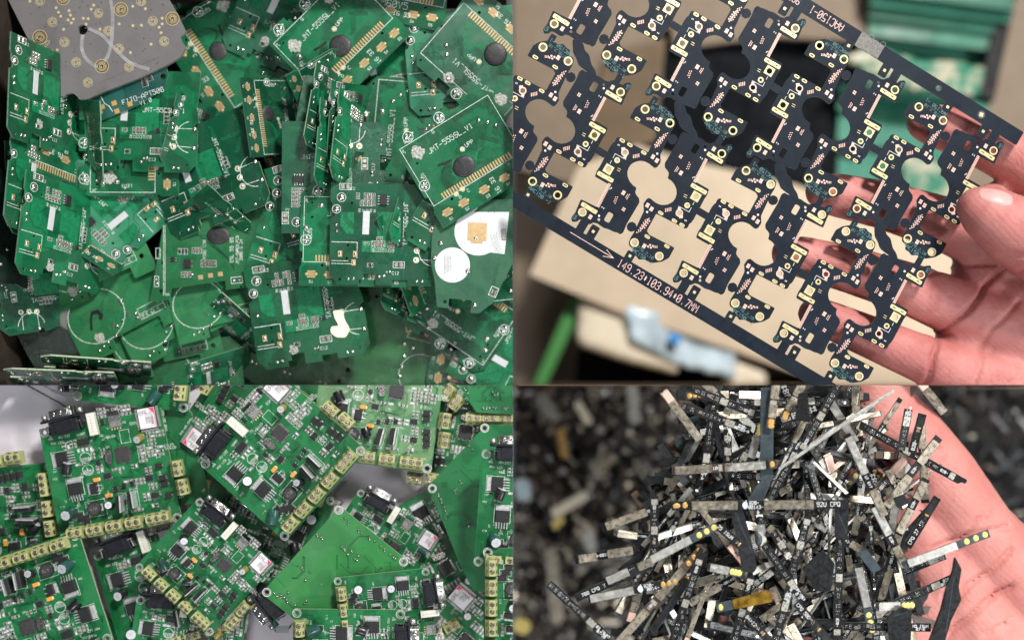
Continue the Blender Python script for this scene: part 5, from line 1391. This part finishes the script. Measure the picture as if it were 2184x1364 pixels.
slab('green_batten', [(1222, 625), (1248, 640), (1150, 850), (1125, 850)], ZB - 40, 40, 'green_edge', 'thin green batten standing beside the lower packages', 'batten')
pillow('paper_packet', [(1232, 632), (1300, 632), (1452, 695), (1452, 800), (1330, 770), (1230, 735)], ZB + 20, 60, 'cream', 'cream paper packet under the blue plastic film', 'packet', 8, 8)
pillow('plastic_film', [(1325, 650), (1420, 655), (1575, 715), (1575, 815), (1440, 780), (1340, 728)], ZB + 50, 24, 'film_blue', 'glossy light blue plastic film over the cream packet', 'plastic film', 9, 12)
pillow('blue_sticker', [(1420, 700), (1462, 708), (1458, 745), (1420, 738)], ZB + 100, 20, 'film_vivid', 'bright blue patch on the plastic film', 'sticker', 10, 2)
pillow('black_bag', [(1235, 735), (1330, 740), (1560, 800), (1760, 800), (1760, 900), (1215, 900)], ZB - 140, 80, 'bag_black', 'black plastic bag along the bottom under the cream packet', 'bag', 11, 26)
pillow('paper_packet', [(1560, 755), (1640, 790), (1640, 880), (1530, 880)], ZB + 20, 40, 'cream', 'small cream packet at the bottom between black bags', 'packet', 12, 6)
# thin upright partition between the two right-hand views
m = MB(); m.box(700, 0, 1380, 1.2, -1700, -150, 'cardboard_dark'); o = m.build('partition'); tag(o, 'thin cardboard partition standing between the carton and the dark strip pile', 'partition')
# ================================================================== bottom right: battery strips heaped in a palm
G4 = 'thin battery strips heaped in the palm'
SWD = 17.5
def bend(m, c, L, twist=0.0):
    def f(x, y, z):
        t = x/(L/2); a = twist*t
        return (x, y*math.cos(a) - z*math.sin(a), z*math.cos(a) + y*math.sin(a) + c*(t*t - .33))
    m.warp(f)
def apple(m, x, y, r, z, mat='logo_blue'):
    pts = []
    for i in range(28):
        t = 2*math.pi*i/28; rr = r*(1 - .10*math.cos(2*t) + .05*math.cos(4*t)); px, py = rr*math.cos(t)*.98, rr*math.sin(t)
        d = math.hypot(px - r*1.12, py - r*.12)
        if d < r*.45: px -= (r*.45 - d)*.95
        if abs(px) < r*.25 and py > 0: py -= r*.16*(1 - abs(px)/(r*.25))
        pts.append((x + px, y + py))
    m.flat(pts, z, mat); m.flat([(x + r*.02, y + r*1.0), (x + r*.15, y + r*1.42), (x + r*.5, y + r*1.5), (x + r*.36, y + r*1.12)], z, mat)
def strip(kind, L=180, seed=1, texts=('820-00143-A',), w=SWD, cur=0, tw=0):
    rng = random.Random(seed); t = empty('battery_strip'); P = []
    def fin(m, name):
        bend(m, cur, L, tw); P.append((m, name)); o = m.build(name, t); return o
    sub = MB()
    def base(mat='black_board', edge='edge_dark', z=2.2):
        n = max(6, int(L/14)); tip = w*.28
        xs = [-L/2 + L*i/n for i in range(n+1)]
        out = [(x, -w/2 + (rng.uniform(-.4, .4))) for x in xs] + [(x, w/2 + rng.uniform(-.4, .4)) for x in reversed(xs)]
        if kind in ('comp', 'pads'): out = [(-L/2 + 3, -w*.5)] + out[1:n] + [(L/2 - 14, -w/2), (L/2 - 8, -w*.1), (L/2, -w*.05), (L/2 + 1, w*.35), (L/2 - 2, w*.5)] + [p for p in out[n+1:] if p[0] < L/2 - 3] + [(-L/2, w*.2)]
        sub.prism(out, -z, 0, mat, edge)
    def dots(x0, x1, dens=.5):
        x = x0
        while x < x1:
            if rng.random() < dens:
                kx = rng.choice((2, 3, 4)); ky = rng.choice((2, 3))
                for i in range(kx):
                    for j in range(ky):
                        px = x + i*2.9; py = (j - (ky-1)/2)*3.4 + rng.uniform(-.3, .3)
                        if px < x1: sub.dome(px, py, .95, .85, .02, .55, 'speck', n=6, m=2)
                x += kx*2.9 + 3
            else:
                q = rng.uniform(4, 8); sub.box(x + q/2, rng.uniform(-3, 3), q, rng.uniform(4, 8), .05, rng.uniform(.8, 2.4), rng.choice(('ic', 'ic', 'smd_black', 'tin', 'smd_brown')), 0, .4); x += q + 2
    def can(x0, x1, mat='shield'):
        m = MB(); n = max(2, int((x1-x0)/12)); 
        m.prism(rrect((x0+x1)/2, 0, x1-x0, w*.98, 2, 0, 3), .02, 4.6, mat, smooth=False)
        for i in range(rng.randint(0, 5)): m.dome(x0 + rng.uniform(.15, .85)*(x1-x0), rng.uniform(-w*.25, w*.25), 1.2, 1.1, 4.55, .6, mat, n=6, m=2)
        m.box((x0+x1)/2, -w*.44, x1-x0-3, 1.0, 4.4, 4.9, 'tin'); fin(m, 'shield')
    def patch(x, mat='white_patch', lx=17):
        m = MB(); m.prism(rrect(x, 0, lx, w*.8, 1.5), .02, 1.6, mat, 'tin'); fin(m, 'solder_tab')
    def gold(x, y=0, mat='pad_orange', rx=5.2, ry=6.4):
        m = MB(); m.dome(x, y, rx, ry, .02, .9, mat, power=.5, n=16, m=3); fin(m, 'gold_pad')
    if kind == 'logo':
        base(); can(-L/2 + 42, -L*.13); can(L*.02, L*.30); gold(-L/2 + 10, 0, 'pad_orange', 8, 5); gold(-L/2 + 28, 1, 'pad_orange', 5.5, 6)
        apple(sub, -L*.085, 0, 6.6, .12); sub.text('820-', -L*.035, 4.2, 6.2, .12, 'silk_white', w=1); sub.text(texts[0], -L*.018, -4, 6.4, .12, 'silk_white', w=1); sub.text('92U CPQ', L*.385, 0, 8.5, .12, 'silk_white', w=1.1)
    elif kind == 'can':
        base(); can(-L*.46, -L*.04, rng.choice(('shield', 'shield_bright'))); can(L*.14, L*.44); sub.text(texts[0], L*.05, 0, 5.4, .12, 'silk_white', w=.9)
    elif kind == 'canlogo':
        base(); can(-L*.48, L*.02, 'shield_bright'); apple(sub, L*.10, 0, 6.6, .12); sub.text('820-', L*.2, 4, 6.4, .12, 'silk_white', w=1); sub.text(texts[0], L*.24, -4, 6.4, .12, 'silk_white', w=1)
        for i in range(3): gold(L*.36 + i*13)
    elif kind == 'canpads':
        base('brown_board'); can(-L*.48, -L*.12); can(-L*.0, L*.28); patch(-L*.04, 'white_patch', 8); sub.text('100', -L*.08, 0, 6, .12, 'silk_white', w=.8)
        gold(L*.34, 0); gold(L*.40, 0); gold(L*.46, 1)
    elif kind == 'gold':
        base('grey_flex' if seed % 2 else 'black_board'); can(-L*.44, L*.12, 'shield_bright' if seed % 2 else 'shield')
        for i in range(3): gold(L*.24 + i*L*.105, 0, 'pad_yellow' if seed % 2 else 'pad_orange', 6.2, 6.6)
        dots(-L*.5, -L*.46)
    elif kind == 'comp':
        base(); dots(-L*.46, -L*.12, .6); patch(-L*.05); dots(L*.03, L*.24, .7); patch(L*.42 - 12, 'white_patch', 12); sub.text(texts[0], L*.30, 0, 5.4, .12, 'silk_white', w=.9)
    elif kind == 'comp2':
        base(); dots(-L*.48, L*.10, .75); patch(L*.2, 'white_patch', 20); sub.text(texts[0], L*.38, 2.6, 5.6, .12, 'silk_white', w=1); sub.text(texts[-1], L*.38, -3.6, 5.6, .12, 'silk_white', w=1)
    elif kind == 'dark':
        base(); sub.text(texts[0], -L*.3, 0, 7, .12, 'silk_white', w=1); dots(-L*.12, L*.1, .5); sub.box(L*.3, 0, L*.3, w*.9, .02, 1, 'black_flex', 0, .5); gold(L*.15, 0, 'pad_orange', 4, 5)
    elif kind == 'flex':
        sub.prism(rrect(0, 0, L, w, 3), -2.5, 0, 'black_flex'); sub.box(0, w*.36, L*.96, 1.4, -.5, .8, 'grey_flex')
    elif kind == 'silver':
        sub.prism([(-L/2, -w*.3), (L/2, -w*.5), (L/2 + 3, w*.2), (L*.2, w*.5), (-L/2, w*.35)], -2, 1.5, 'shield_bright', 'tin'); sub.box(0, -w*.28, L*.9, 1.6, 1.2, 3.2, 'tin')
    elif kind == 'pink':
        base('shield', 'tin'); can(-L*.48, -L*.28, 'copper_pink'); can(-L*.26, L*.26, 'shield'); dots(L*.3, L*.48, 1)
    elif kind == 'amber':
        sub.prism(rrect(-L*.34, 0, L*.32, w, 4), -2, 0, 'grey_flex'); m = MB(); m.prism(roundpoly([(-L*.2, -w*.5), (L*.5, -w*.6), (L*.52, w*.1), (L*.44, w*.7), (-L*.2, w*.5)], 4), -3, 2.2, 'amber'); m.box(0, 2, L*.22, w*.6, 2.2, 3.4, 'amber', 0, 1); fin(m, 'tape_wrap'); gold(-L*.42, 0, 'pad_yellow', 5, 6)
    fin(sub, 'board'); return t
VAR = {}
def getstrip(key, **k):
    if key not in VAR: VAR[key] = strip(**k)
    return VAR[key]
LOC = lambda u, v: ('top' if v < 900 else 'upper' if v < 1010 else 'middle' if v < 1130 else 'lower' if v < 1250 else 'bottom') + ' ' + ('far left' if u < 1440 else 'left' if u < 1560 else 'centre' if u < 1690 else 'right' if u < 1830 else 'far right')
DSC = {'can': 'dull two-can strip', 'canlogo': 'silver strip with gold dots', 'canpads': 'tarnished orange-padded strip', 'gold': 'three-pad gold strip',
       'comp': 'black pale-tabbed strip', 'comp2': 'black dot-studded strip', 'dark': 'plain black lettered strip', 'flex': 'bare black tape strip', 'silver': 'bright silver sliver', 'pink': 'silver pink-tipped strip', 'amber': 'amber-taped strip', 'logo': 'long strip lettered 92U CPQ'}
NAMEU = {}
def slant(a):
    a = a % 180
    return 'level' if a < 15 or a > 165 else 'falling right' if a < 75 else 'upright' if a < 105 else 'rising right'
def place(x1, y1, x2, y2, kind, z, seed=1, label=None, w=1.0, cur=0, tw=0, tilt=0, **k):
    L = math.hypot(x2-x1, y2-y1); Lq = round(L/20)*20 if not k.get('texts') else L
    key = (kind, Lq, seed, cur, tw, k.get('texts'))
    T = getstrip(key, kind=kind, L=Lq, seed=seed, cur=cur, tw=tw, **k)
    o = copy_tree(T); PANEL[o] = (1, -1)
    a = math.degrees(math.atan2(y2-y1, x2-x1))
    pose(o, (x1+x2)/2, (y1+y2)/2, z, a, rx=rr.uniform(-tilt, tilt), ry=rr.uniform(-tilt, tilt))
    o.scale = (o.scale[0]*L/Lq, o.scale[1]*w, o.scale[2])
    if label is None:
        u, v = (x1+x2)/2, (y1+y2)/2
        auto = True; label = '%s%s, %s, %s of heap' % ('short ' if L < 120 else 'long ' if L > 200 else '', DSC[kind], slant(a), LOC(u, v))
    tag(o, label, 'battery strip', G4); AUTO.append((label, (y1+y2)/2, o)); return o
AUTO = []
rr = random.Random(21)
import itertools
poly = [(1450, 835), (1880, 825), (1950, 900), (1975, 1000), (1925, 1090), (1940, 1230), (1985, 1310), (1975, 1385), (1330, 1400), (1350, 1260), (1370, 1150), (1385, 1050), (1480, 950)]
def inside(x, y):
    c = False
    for i in range(len(poly)):
        (x1, y1), (x2, y2) = poly[i-1], poly[i]
        if (y1 > y) != (y2 > y) and x < (x2-x1)*(y-y1)/(y2-y1) + x1: c = not c
    return c
kinds = ['comp']*5 + ['comp2']*7 + ['can']*11 + ['dark']*3 + ['flex']*3 + ['silver']*4 + ['gold']*1 + ['canpads']*1 + ['pink'] + ['canlogo']
m = MB(); r5 = random.Random(5); k_ = 0  # buried strips in dark colours so the gaps read as shade
while k_ < 520:
    x, y = r5.uniform(1330, 1990), r5.uniform(800, 1400)
    if not inside(x, y): continue
    k_ += 1; p = Wp(x, y, r5.uniform(-150, -112)); a = r5.uniform(0, math.pi); L = r5.uniform(50, 130); tl = r5.uniform(-.15, .15); k0 = len(m.v)
    m.box(0, 0, L, 17, -2, 2, r5.choice(('black_board', 'black_board', 'black_flex', 'black_flex', 'grey_flex', 'brown_board')), 0, .6)
    if r5.random() < .3: m.box(r5.uniform(-L*.3, L*.3), 0, 24, 16, 2, 4.5, 'shield', 0, .6)
    c, s = math.cos(a), math.sin(a)
    for i in range(k0, len(m.v)):
        q = m.v[i]; m.v[i] = (p.x + q[0]*c - q[1]*s, p.y + q[0]*s + q[1]*c, p.z + q[2] + q[0]*tl)
o = m.build('strip_pile'); tag(o, 'dark tangle of buried battery strips under the heap in the palm', 'strip heap', kind='stuff'); PANEL[o] = (1, -1)
n_ = 0; tries = 0
while n_ < 230 and tries < 6000:
    tries += 1
    x, y = rr.uniform(1330, 1990), rr.uniform(800, 1400)
    if not inside(x, y): continue
    a = rr.gauss(math.radians(-62), .55) if rr.random() < .62 else rr.uniform(0, math.pi); L = rr.choice((100, 140, 180, 180, 220))
    dx, dy = math.cos(a)*L/2, math.sin(a)*L/2
    if not inside(x + dx*.8, y + dy*.8) or not inside(x - dx*.8, y - dy*.8):
        if rr.random() < .85: continue
    if rr.random() < .5: dx, dy = -dx, -dy
    mid = 1 - min(1, math.hypot((x-1680)/330, (y-1120)/300))
    z = -130 + mid*25 + n_*.52 + rr.uniform(-14, 10)
    kd = rr.choice(kinds)
    place(x-dx, y-dy, x+dx, y+dy, kd, z, seed=rr.choice((1, 2, 3)), cur=rr.choice((0, 6, -6, 12)) if kd in ('flex', 'silver', 'dark') else rr.choice((0, 0, 5, -5)), tw=rr.choice((0, 0, .5, -.5)) if kd in ('flex', 'silver') else 0, tilt=20, w=rr.choice((.3, .4, .55)) if kd == 'silver' else rr.choice((.6, .8, .95, 1.0)))
    n_ += 1
HER = [(1522, 862, 1500, 1025, 'comp2', 'upright dark strip with a dotted edge in the upper left of the heap'), (1478, 830, 1625, 888, 'comp', 'black strip with grey end falling right along the top'),
 (1455, 865, 1600, 918, 'comp2', 'black strip just below the topmost one, crossing the dotted upright strip'), (1415, 833, 1492, 937, 'pink', 'silver strip with a pink tip at the upper left end of the heap'),
 (1552, 1000, 1552, 915, 'comp', 'short upright strip with small white squares under the crossing bars'), (1560, 1020, 1622, 915, 'comp', 'strip with white square beside yellow pads, upper centre'), (1600, 980, 1622, 905, 'gold', 'short strip with bright yellow pads beside the wide black tape'),
 (1712, 815, 1672, 892, 'canpads', 'silver can strip with an amber gummed end at the top'), (1792, 815, 1700, 975, 'comp', 'strip with two white patches falling left from the top'), (1640, 1065, 1715, 935, 'comp2', 'strip with a grid of solder dots above the lettered 92U strip'),
 (1660, 1000, 1905, 832, 'silver', 'long bright silver rod crossing the upper right of the heap', .55), (1635, 1120, 1700, 1180, 'can', 'thin silver strip behind the lumpy tape bulb'),
 (1834, 905, 2058, 1030, 'comp', 'pale strip reaching out over the palm to the right'), (1885, 1085, 2003, 932, 'can', 'silver can strip with black ends rising onto the palm'), (1945, 965, 1968, 882, 'dark', 'short grey strip sticking up against the palm edge'), (1922, 960, 1938, 872, 'comp2', 'short dotted strip left of the grey one at the palm edge'),
 (1962, 815, 2014, 880, 'pink', 'silver strip lying outside the palm at the top right'), (1806, 925, 1890, 1110, 'can', 'strip lettered UT with a long can, falling right'), (1862, 1075, 1935, 1215, 'can', 'silver strip below the gold dot and the small pale logo'), (1935, 1165, 2000, 1060, 'dark', 'black tipped strip lettered CPQ leaning on the palm'),
 (1915, 1140, 1975, 1020, 'can', 'bright can strip rising beside the black tipped one'), (1930, 1218, 2015, 1183, 'comp2', 'black strip with grid of dots under the three-pad strip'), (1900, 1290, 2038, 1230, 'comp2', 'black strip with copper frayed end pointing at the black tape'),
 (1795, 1110, 1783, 1380, 'comp', 'long upright strip with a white square, lower right of centre'), (1828, 1200, 1862, 1350, 'gold', 'upright strip with three yellow pads in the lower right'), (1800, 1335, 1985, 1337, 'comp2', 'level strip lettered ISUM at the bottom right'),
 (1868, 1292, 1950, 1290, 'gold', 'short level strip with yellow pads beside the upright three-pad strip'), (1170, 1244, 1300, 1362, 'comp2', 'black strip lettered 03 ISUMT poking out at the lower left'), (1355, 1172, 1226, 1192, 'can', 'silver strip lettered 00103 reaching out at the left'),
 (1305, 1385, 1500, 1165, 'canpads', 'long brownish strip rising right from the bottom left'), (1395, 1200, 1396, 1045, 'comp', 'upright strip with a black bulb end at the left side'), (1255, 1277, 1440, 1240, 'canlogo', 'silver can strip lettered 820-0014 at the left'),
 (1228, 1275, 1385, 1205, 'dark', 'black strip lettered 788 CPQ with an orange end at the far left'), (1290, 1240, 1400, 1192, 'can', 'torn silver can strip above the 788 CPQ strip'), (1380, 1198, 1530, 1120, 'gold', 'brown strip with orange dot and pale blue mark, left of centre'),
 (1630, 1160, 1715, 1282, 'comp2', 'black strip lettered OPC falling right in the centre'), (1648, 1130, 1690, 1200, 'comp', 'strip with white patch just above the OPC strip'), (1690, 1220, 1727, 1090, 'comp', 'upright strip with large white patch right of the lumpy bulb'),
 (1562, 1380, 1607, 1215, 'comp', 'upright strip with a yellow stained patch in the bottom centre'), (1430, 1380, 1500, 1170, 'comp', 'long strip with two white patches in the lower left of the heap'), (1510, 1208, 1580, 1222, 'gold', 'small strip with a white block and one orange dot'),
 (1650, 1380, 1685, 1255, 'comp2', 'dark upright strip with bright dot grid at the bottom centre'), (1698, 1284, 1775, 1375, 'dark', 'black strip lettered CPQ 5BD falling right at the bottom'), (1533, 1122, 1602, 1182, 'dark', 'dark strip lettered 25 ISUM under the thick tape'), (1590, 1310, 1650, 1375, 'dark', 'black strip lettered 84 12 at the bottom'),
 (1640, 990, 1434, 1004, 'can', 'tarnished level strip with an orange padded end in the upper left')]
TX = {20: ('820-', '00103'), 45: ('00103-05',)}
for i, (x1, y1, x2, y2, kd, lb, *w__) in enumerate(HER):
    z = 12 + i*1.1
    
    place(x1, y1, x2, y2, kd, z, seed=1 + i % 4 if kd != 'gold' else 1, label=lb, w=w__[0] if w__ else 1.0, tilt=3, texts=(('UT 6v7',) if i == 17 else ('03 ISUMT', '07-28') if i == 27 else ('OPC(86)', '8 U') if i == 35 else ('788 CPQ',) if i == 32 else ('CPQ 5BD',) if i == 42 else ('25 ISUM',) if i == 43 else ('84>12',) if i == 44 else ('M5 ISUM', '07-8') if i == 25 else ('0014-',) if i == 31 else ('CPQ 27',) if i == 19 else ('00103-05',) if i == 28 else ('820-', '00103-A')))
place(1434, 1003, 1656, 990, 'canpads', 62, label='level tarnished strip with three orange pads crossing the black tape', seed=2)
place(1655, 812, 1643, 912, 'canpads', 66, label='silver can strip with three orange pads lying on the wide black tape', seed=3)
place(1925, 1205, 2110, 1136, 'gold', 62, label='silver strip with three yellow pads reaching far onto the palm', seed=1)
place(1433, 1078, 1810, 1074, 'logo', 68, label='long level strip lettered 820-00143-A and 92U CPQ across the middle', texts=('00143-A',), w=1.08)
place(1528, 1296, 1645, 1270, 'amber', 64, label='strip wrapped in shiny amber tape at the bottom centre', w=1.15)
def tapepiece(pts, z, label, mat='black_flex', th=5, ridge=True, bendz=None):
    cx = sum(p[0] for p in pts)/len(pts); cy = sum(p[1] for p in pts)/len(pts)
    m = MB(); m.prism(roundpoly([(x - cx, cy - y) for x, y in pts], 4, 2), -th, 0, mat)
    k = len(pts)//2
    if ridge:
        a, b = pts[0], pts[k]; m.ribbon([(a[0]*.8 + b[0]*.2 - cx + 3, cy - (a[1]*.8 + b[1]*.2)), (a[0]*.2 + b[0]*.8 - cx + 3, cy - (a[1]*.2 + b[1]*.8))], 1.5, .4, 'grey_flex')
    o = m.build('tape_strip'); tag(o, label, 'tape strip'); PANEL[o] = (1, -1); pose(o, cx, cy, z, 0, 2, -3); return o
tapepiece([(1622, 826), (1650, 826), (1649, 1022), (1640, 1030), (1622, 1022)], 50, 'wide smooth black tape running straight down from the top', 'grey_flex')
tapepiece([(1620, 1025), (1644, 1028), (1628, 1068), (1594, 1066)], 46, 'bent grey tape end below the wide straight tape', 'grey_flex')
tapepiece([(1552, 1060), (1578, 1066), (1600, 1140), (1615, 1210), (1606, 1222), (1584, 1218), (1572, 1150)], 60, 'thick wrinkled black tape lying over the centre', 'black_flex', 8)
tapepiece([(2036, 1186), (2050, 1212), (2044, 1250), (2050, 1278), (2030, 1320), (2010, 1390), (1976, 1390), (2008, 1300), (2020, 1250), (2032, 1216)], 62, 'thick black tape standing out over the palm at the lower right', 'black_flex', 9)
tapepiece([(1703, 838), (1722, 834), (1728, 900), (1696, 896)], 54, 'flat black square plate near the top centre', 'black_board', 4, False)
tapepiece([(1712, 1212), (1756, 1172), (1780, 1200), (1772, 1260), (1740, 1260)], 54, 'matt black square tape end, lower centre', 'black_flex', 7, False)
tapepiece([(1780, 1082), (1810, 1078), (1808, 1148), (1782, 1148)], 56, 'black cap of tape on the long upright strip', 'black_flex', 6)
tapepiece([(1892, 1316), (1922, 1292), (1944, 1300), (1942, 1385), (1900, 1385)], 54, 'black tape strap at the bottom right of the heap', 'black_flex', 5)
tapepiece([(1826, 1176), (1850, 1172), (1880, 1212), (1862, 1222)], 58, 'grey blue tape scrap beside the long upright strip', 'grey_flex', 3, False)
tapepiece([(1905, 1062), (1928, 1052), (1938, 1072), (1915, 1084)], 58, 'small curled black tape scrap near the palm', 'black_flex', 4, False)
m = MB()
m.dome(0, 0, 12, 17, 0, 12, 'tape_clear', n=14, m=5); m.dome(0, 20, 11, 10, 0, 9, 'black_flex', n=14, m=5); m.dome(-3, -20, 8, 14, 0, 8, 'grey_flex', n=12, m=4)
o = m.build('tape_bulb'); tag(o, 'lumpy shiny melted tape bulb beside the thick black tape', 'tape strip'); PANEL[o] = (1, -1); pose(o, 1621, 1130, 60)
for T in VAR.values(): kill(T)
for lb in set(a[0] for a in AUTO):
    g = sorted((a for a in AUTO if a[0] == lb), key=lambda a: a[1])
    if len(g) == 2: w_ = ('upper of two alike: ', 'lower of two alike: ')
    elif len(g) == 3: w_ = ('topmost of three alike: ', 'middle of three alike: ', 'lowest of three alike: ')
    elif len(g) > 3: w_ = ['%s of several alike: ' % q for q in ('topmost', 'second', 'third', 'fourth', 'fifth', 'sixth', 'seventh', 'eighth', 'ninth')][:len(g)]
    else: continue
    for p_, a in zip(w_, g): a[2]['label'] = p_ + lb

# the same kind of strips far below: a wide dark heap
rr = random.Random(77)
def heapstrips(n, u0, u1, v0, v1, z0, z1, bright, name='strip_pile'):
    m = MB()
    for _ in range(n):
        z = rr.uniform(z0, z1); p = Wp(rr.uniform(u0, u1), rr.uniform(v0, v1), z); a = rr.uniform(0, math.pi); L = rr.uniform(30, 110); tl = rr.uniform(-.35, .35)
        k0 = len(m.v); mat = rr.choice(('black_board', 'black_flex', 'black_board', 'brown_board', 'black_flex', 'shield', 'brown_board', 'shield', 'smd_brown')[:9 if rr.random() < bright else 5])
        w_ = rr.uniform(7, 15)
        m.box(0, 0, L, w_, -3, 3, mat, 0, 1)
        if rr.random() < bright: m.box(rr.uniform(-L*.3, L*.3), 0, rr.uniform(8, 22), w_*.9, 3, 5, rr.choice(('label_white', 'shield_bright', 'shield', 'cream', 'shield', 'smd_brown') if bright > .3 else ('shield', 'ic_grey')), 0, 1)
        c, s = math.cos(a), math.sin(a)
        for i in range(k0, len(m.v)):
            x, y, zz_ = m.v[i]; m.v[i] = (p.x + x*c - y*s, p.y + x*s + y*c, z + zz_ + x*tl)
    o = m.build(name); tag(o, 'blurred dark heap of countless battery strips far below the palm', 'strip heap', kind='stuff'); PANEL[o] = (1, -1)
heapstrips(5200, 1060, 1760, 790, 1400, -1560, -1260, .62)
heapstrips(1200, 1700, 2300, 790, 1400, -1400, -1220, .08)
for k, (u, v, a, mat, L, w_, lb) in enumerate([(1166, 866, 60, 'white_patch', 55, 26, 'blurred cream strip end in the upper left of the deep heap'), (1115, 1044, 80, 'logo_blue', 44, 30, 'blurred pale blue white blob near the left border'), (1352, 860, 85, 'shield_bright', 80, 22, 'blurred upright silver strip right of the cream one'),
        (1113, 1334, 20, 'pad_yellow', 34, 30, 'blurred round yellow pad in the bottom left corner'), (1190, 1113, -50, 'pad_yellow', 30, 16, 'blurred small yellow pad at mid height of the deep heap'), (1244, 880, 60, 'cream', 52, 17, 'blurred tan strip between cream and silver ones'), (1258, 1152, 75, 'shield_bright', 44, 22, 'blurred silver blob left of the reaching strip'), (1182, 1250, 85, 'shield', 150, 24, 'blurred long grey strip standing at the left'),
        (1200, 945, 80, 'pad_orange', 60, 16, 'blurred amber strip piece left of the heap'), (1215, 1075, -30, 'cream', 80, 20, 'blurred cream strip rising right at the left side'), (1290, 990, -40, 'shield', 60, 20, 'blurred grey strip between deep ones, upper left')]):
    m = MB(); m.prism(rrect(0, 0, L*1.35, w_*1.35, w_*.5), -6, 0, mat); o = m.build('battery_strip'); tag(o, lb, 'battery strip', 'strips lying on the deep blurred heap'); PANEL[o] = (1, -1); pose(o, u, v, -1080, a, 0, 0, .8)
m = MB(); m.box(900, -450, 3200, 1500, -1600, -1580, 'pit_black'); o = m.build('ground'); tag(o, 'black ground under the deep heap of strips', 'ground', kind='structure'); PANEL[o] = (1, -1)
# ================================================================== straight cuts where the four heaps meet, then metres
def all_children(o):
    out = [o]
    for c in o.children: out += all_children(c)
    return out
bpy.context.view_layer.update()
ME_SEEN = {}
for root, (sx, sy) in list(PANEL.items()):
    objs = all_children(root); dead = []
    for o in objs:
        if o.type != 'MESH': continue
        Mw = o.matrix_world; bb = [Mw @ Vector(c) for c in o.bound_box]
        G = .35
        xs = [p.x*sx for p in bb]; ys = [p.y*sy for p in bb]
        if max(xs) < G or max(ys) < G: dead.append(o); continue
        cx, cy = min(xs) < G, min(ys) < G
        # wholly outside what the picture can show (with a wide margin)
        k = [H/(H - p.z) for p in bb]; us = [1094 + p.x*q for p, q in zip(bb, k)]; vs = [821 - p.y*q for p, q in zip(bb, k)]
        if o is not root and (max(us) < -14 or min(us) > 2198 or max(vs) < -14 or min(vs) > 1378) and o.name.split('.')[0] not in ('substrate', 'board'): dead.append(o); continue
        if not (cx or cy): continue
        me = o.data.copy(); o.data = me; bm = bmesh.new(); bm.from_mesh(me); inv = Mw.inverted()
        for flag, n, on in ((cx, Vector((sx, 0, 0)), Vector((sx*G, 0, 0))), (cy, Vector((0, sy, 0)), Vector((0, sy*G, 0)))):
            if not flag: continue
            ln = (Mw.to_3x3().transposed() @ n).normalized()
            r = bmesh.ops.bisect_plane(bm, geom=bm.verts[:] + bm.edges[:] + bm.faces[:], dist=1e-4, plane_co=inv @ on, plane_no=ln, clear_inner=True)
            ed = [e for e in r['geom_cut'] if isinstance(e, bmesh.types.BMEdge) and e.is_boundary]
            if ed and len(ed) < 5000:
                try:
                    bmesh.ops.triangle_fill(bm, edges=ed, use_beauty=False)
                except Exception: pass
        if len(bm.faces) == 0: dead.append(o)
        bm.to_mesh(me); bm.free()
    deadset = set(dead)
    if root in deadset or not any(o.type == 'MESH' and o not in deadset for o in objs):
        kill(root); continue
    for o in dead:
        try:
            if any(c not in deadset for c in o.children):
                for c in list(o.children):
                    if c not in deadset: kill(c)
            bpy.data.objects.remove(o)
        except ReferenceError: pass
done = set()
for me in bpy.data.meshes:
    if me.users: me.transform(Matrix.Scale(S, 4)); me.update()
for o in bpy.data.objects:
    if o.type in ('MESH', 'EMPTY'): o.location = o.location * S
bpy.context.view_layer.update()
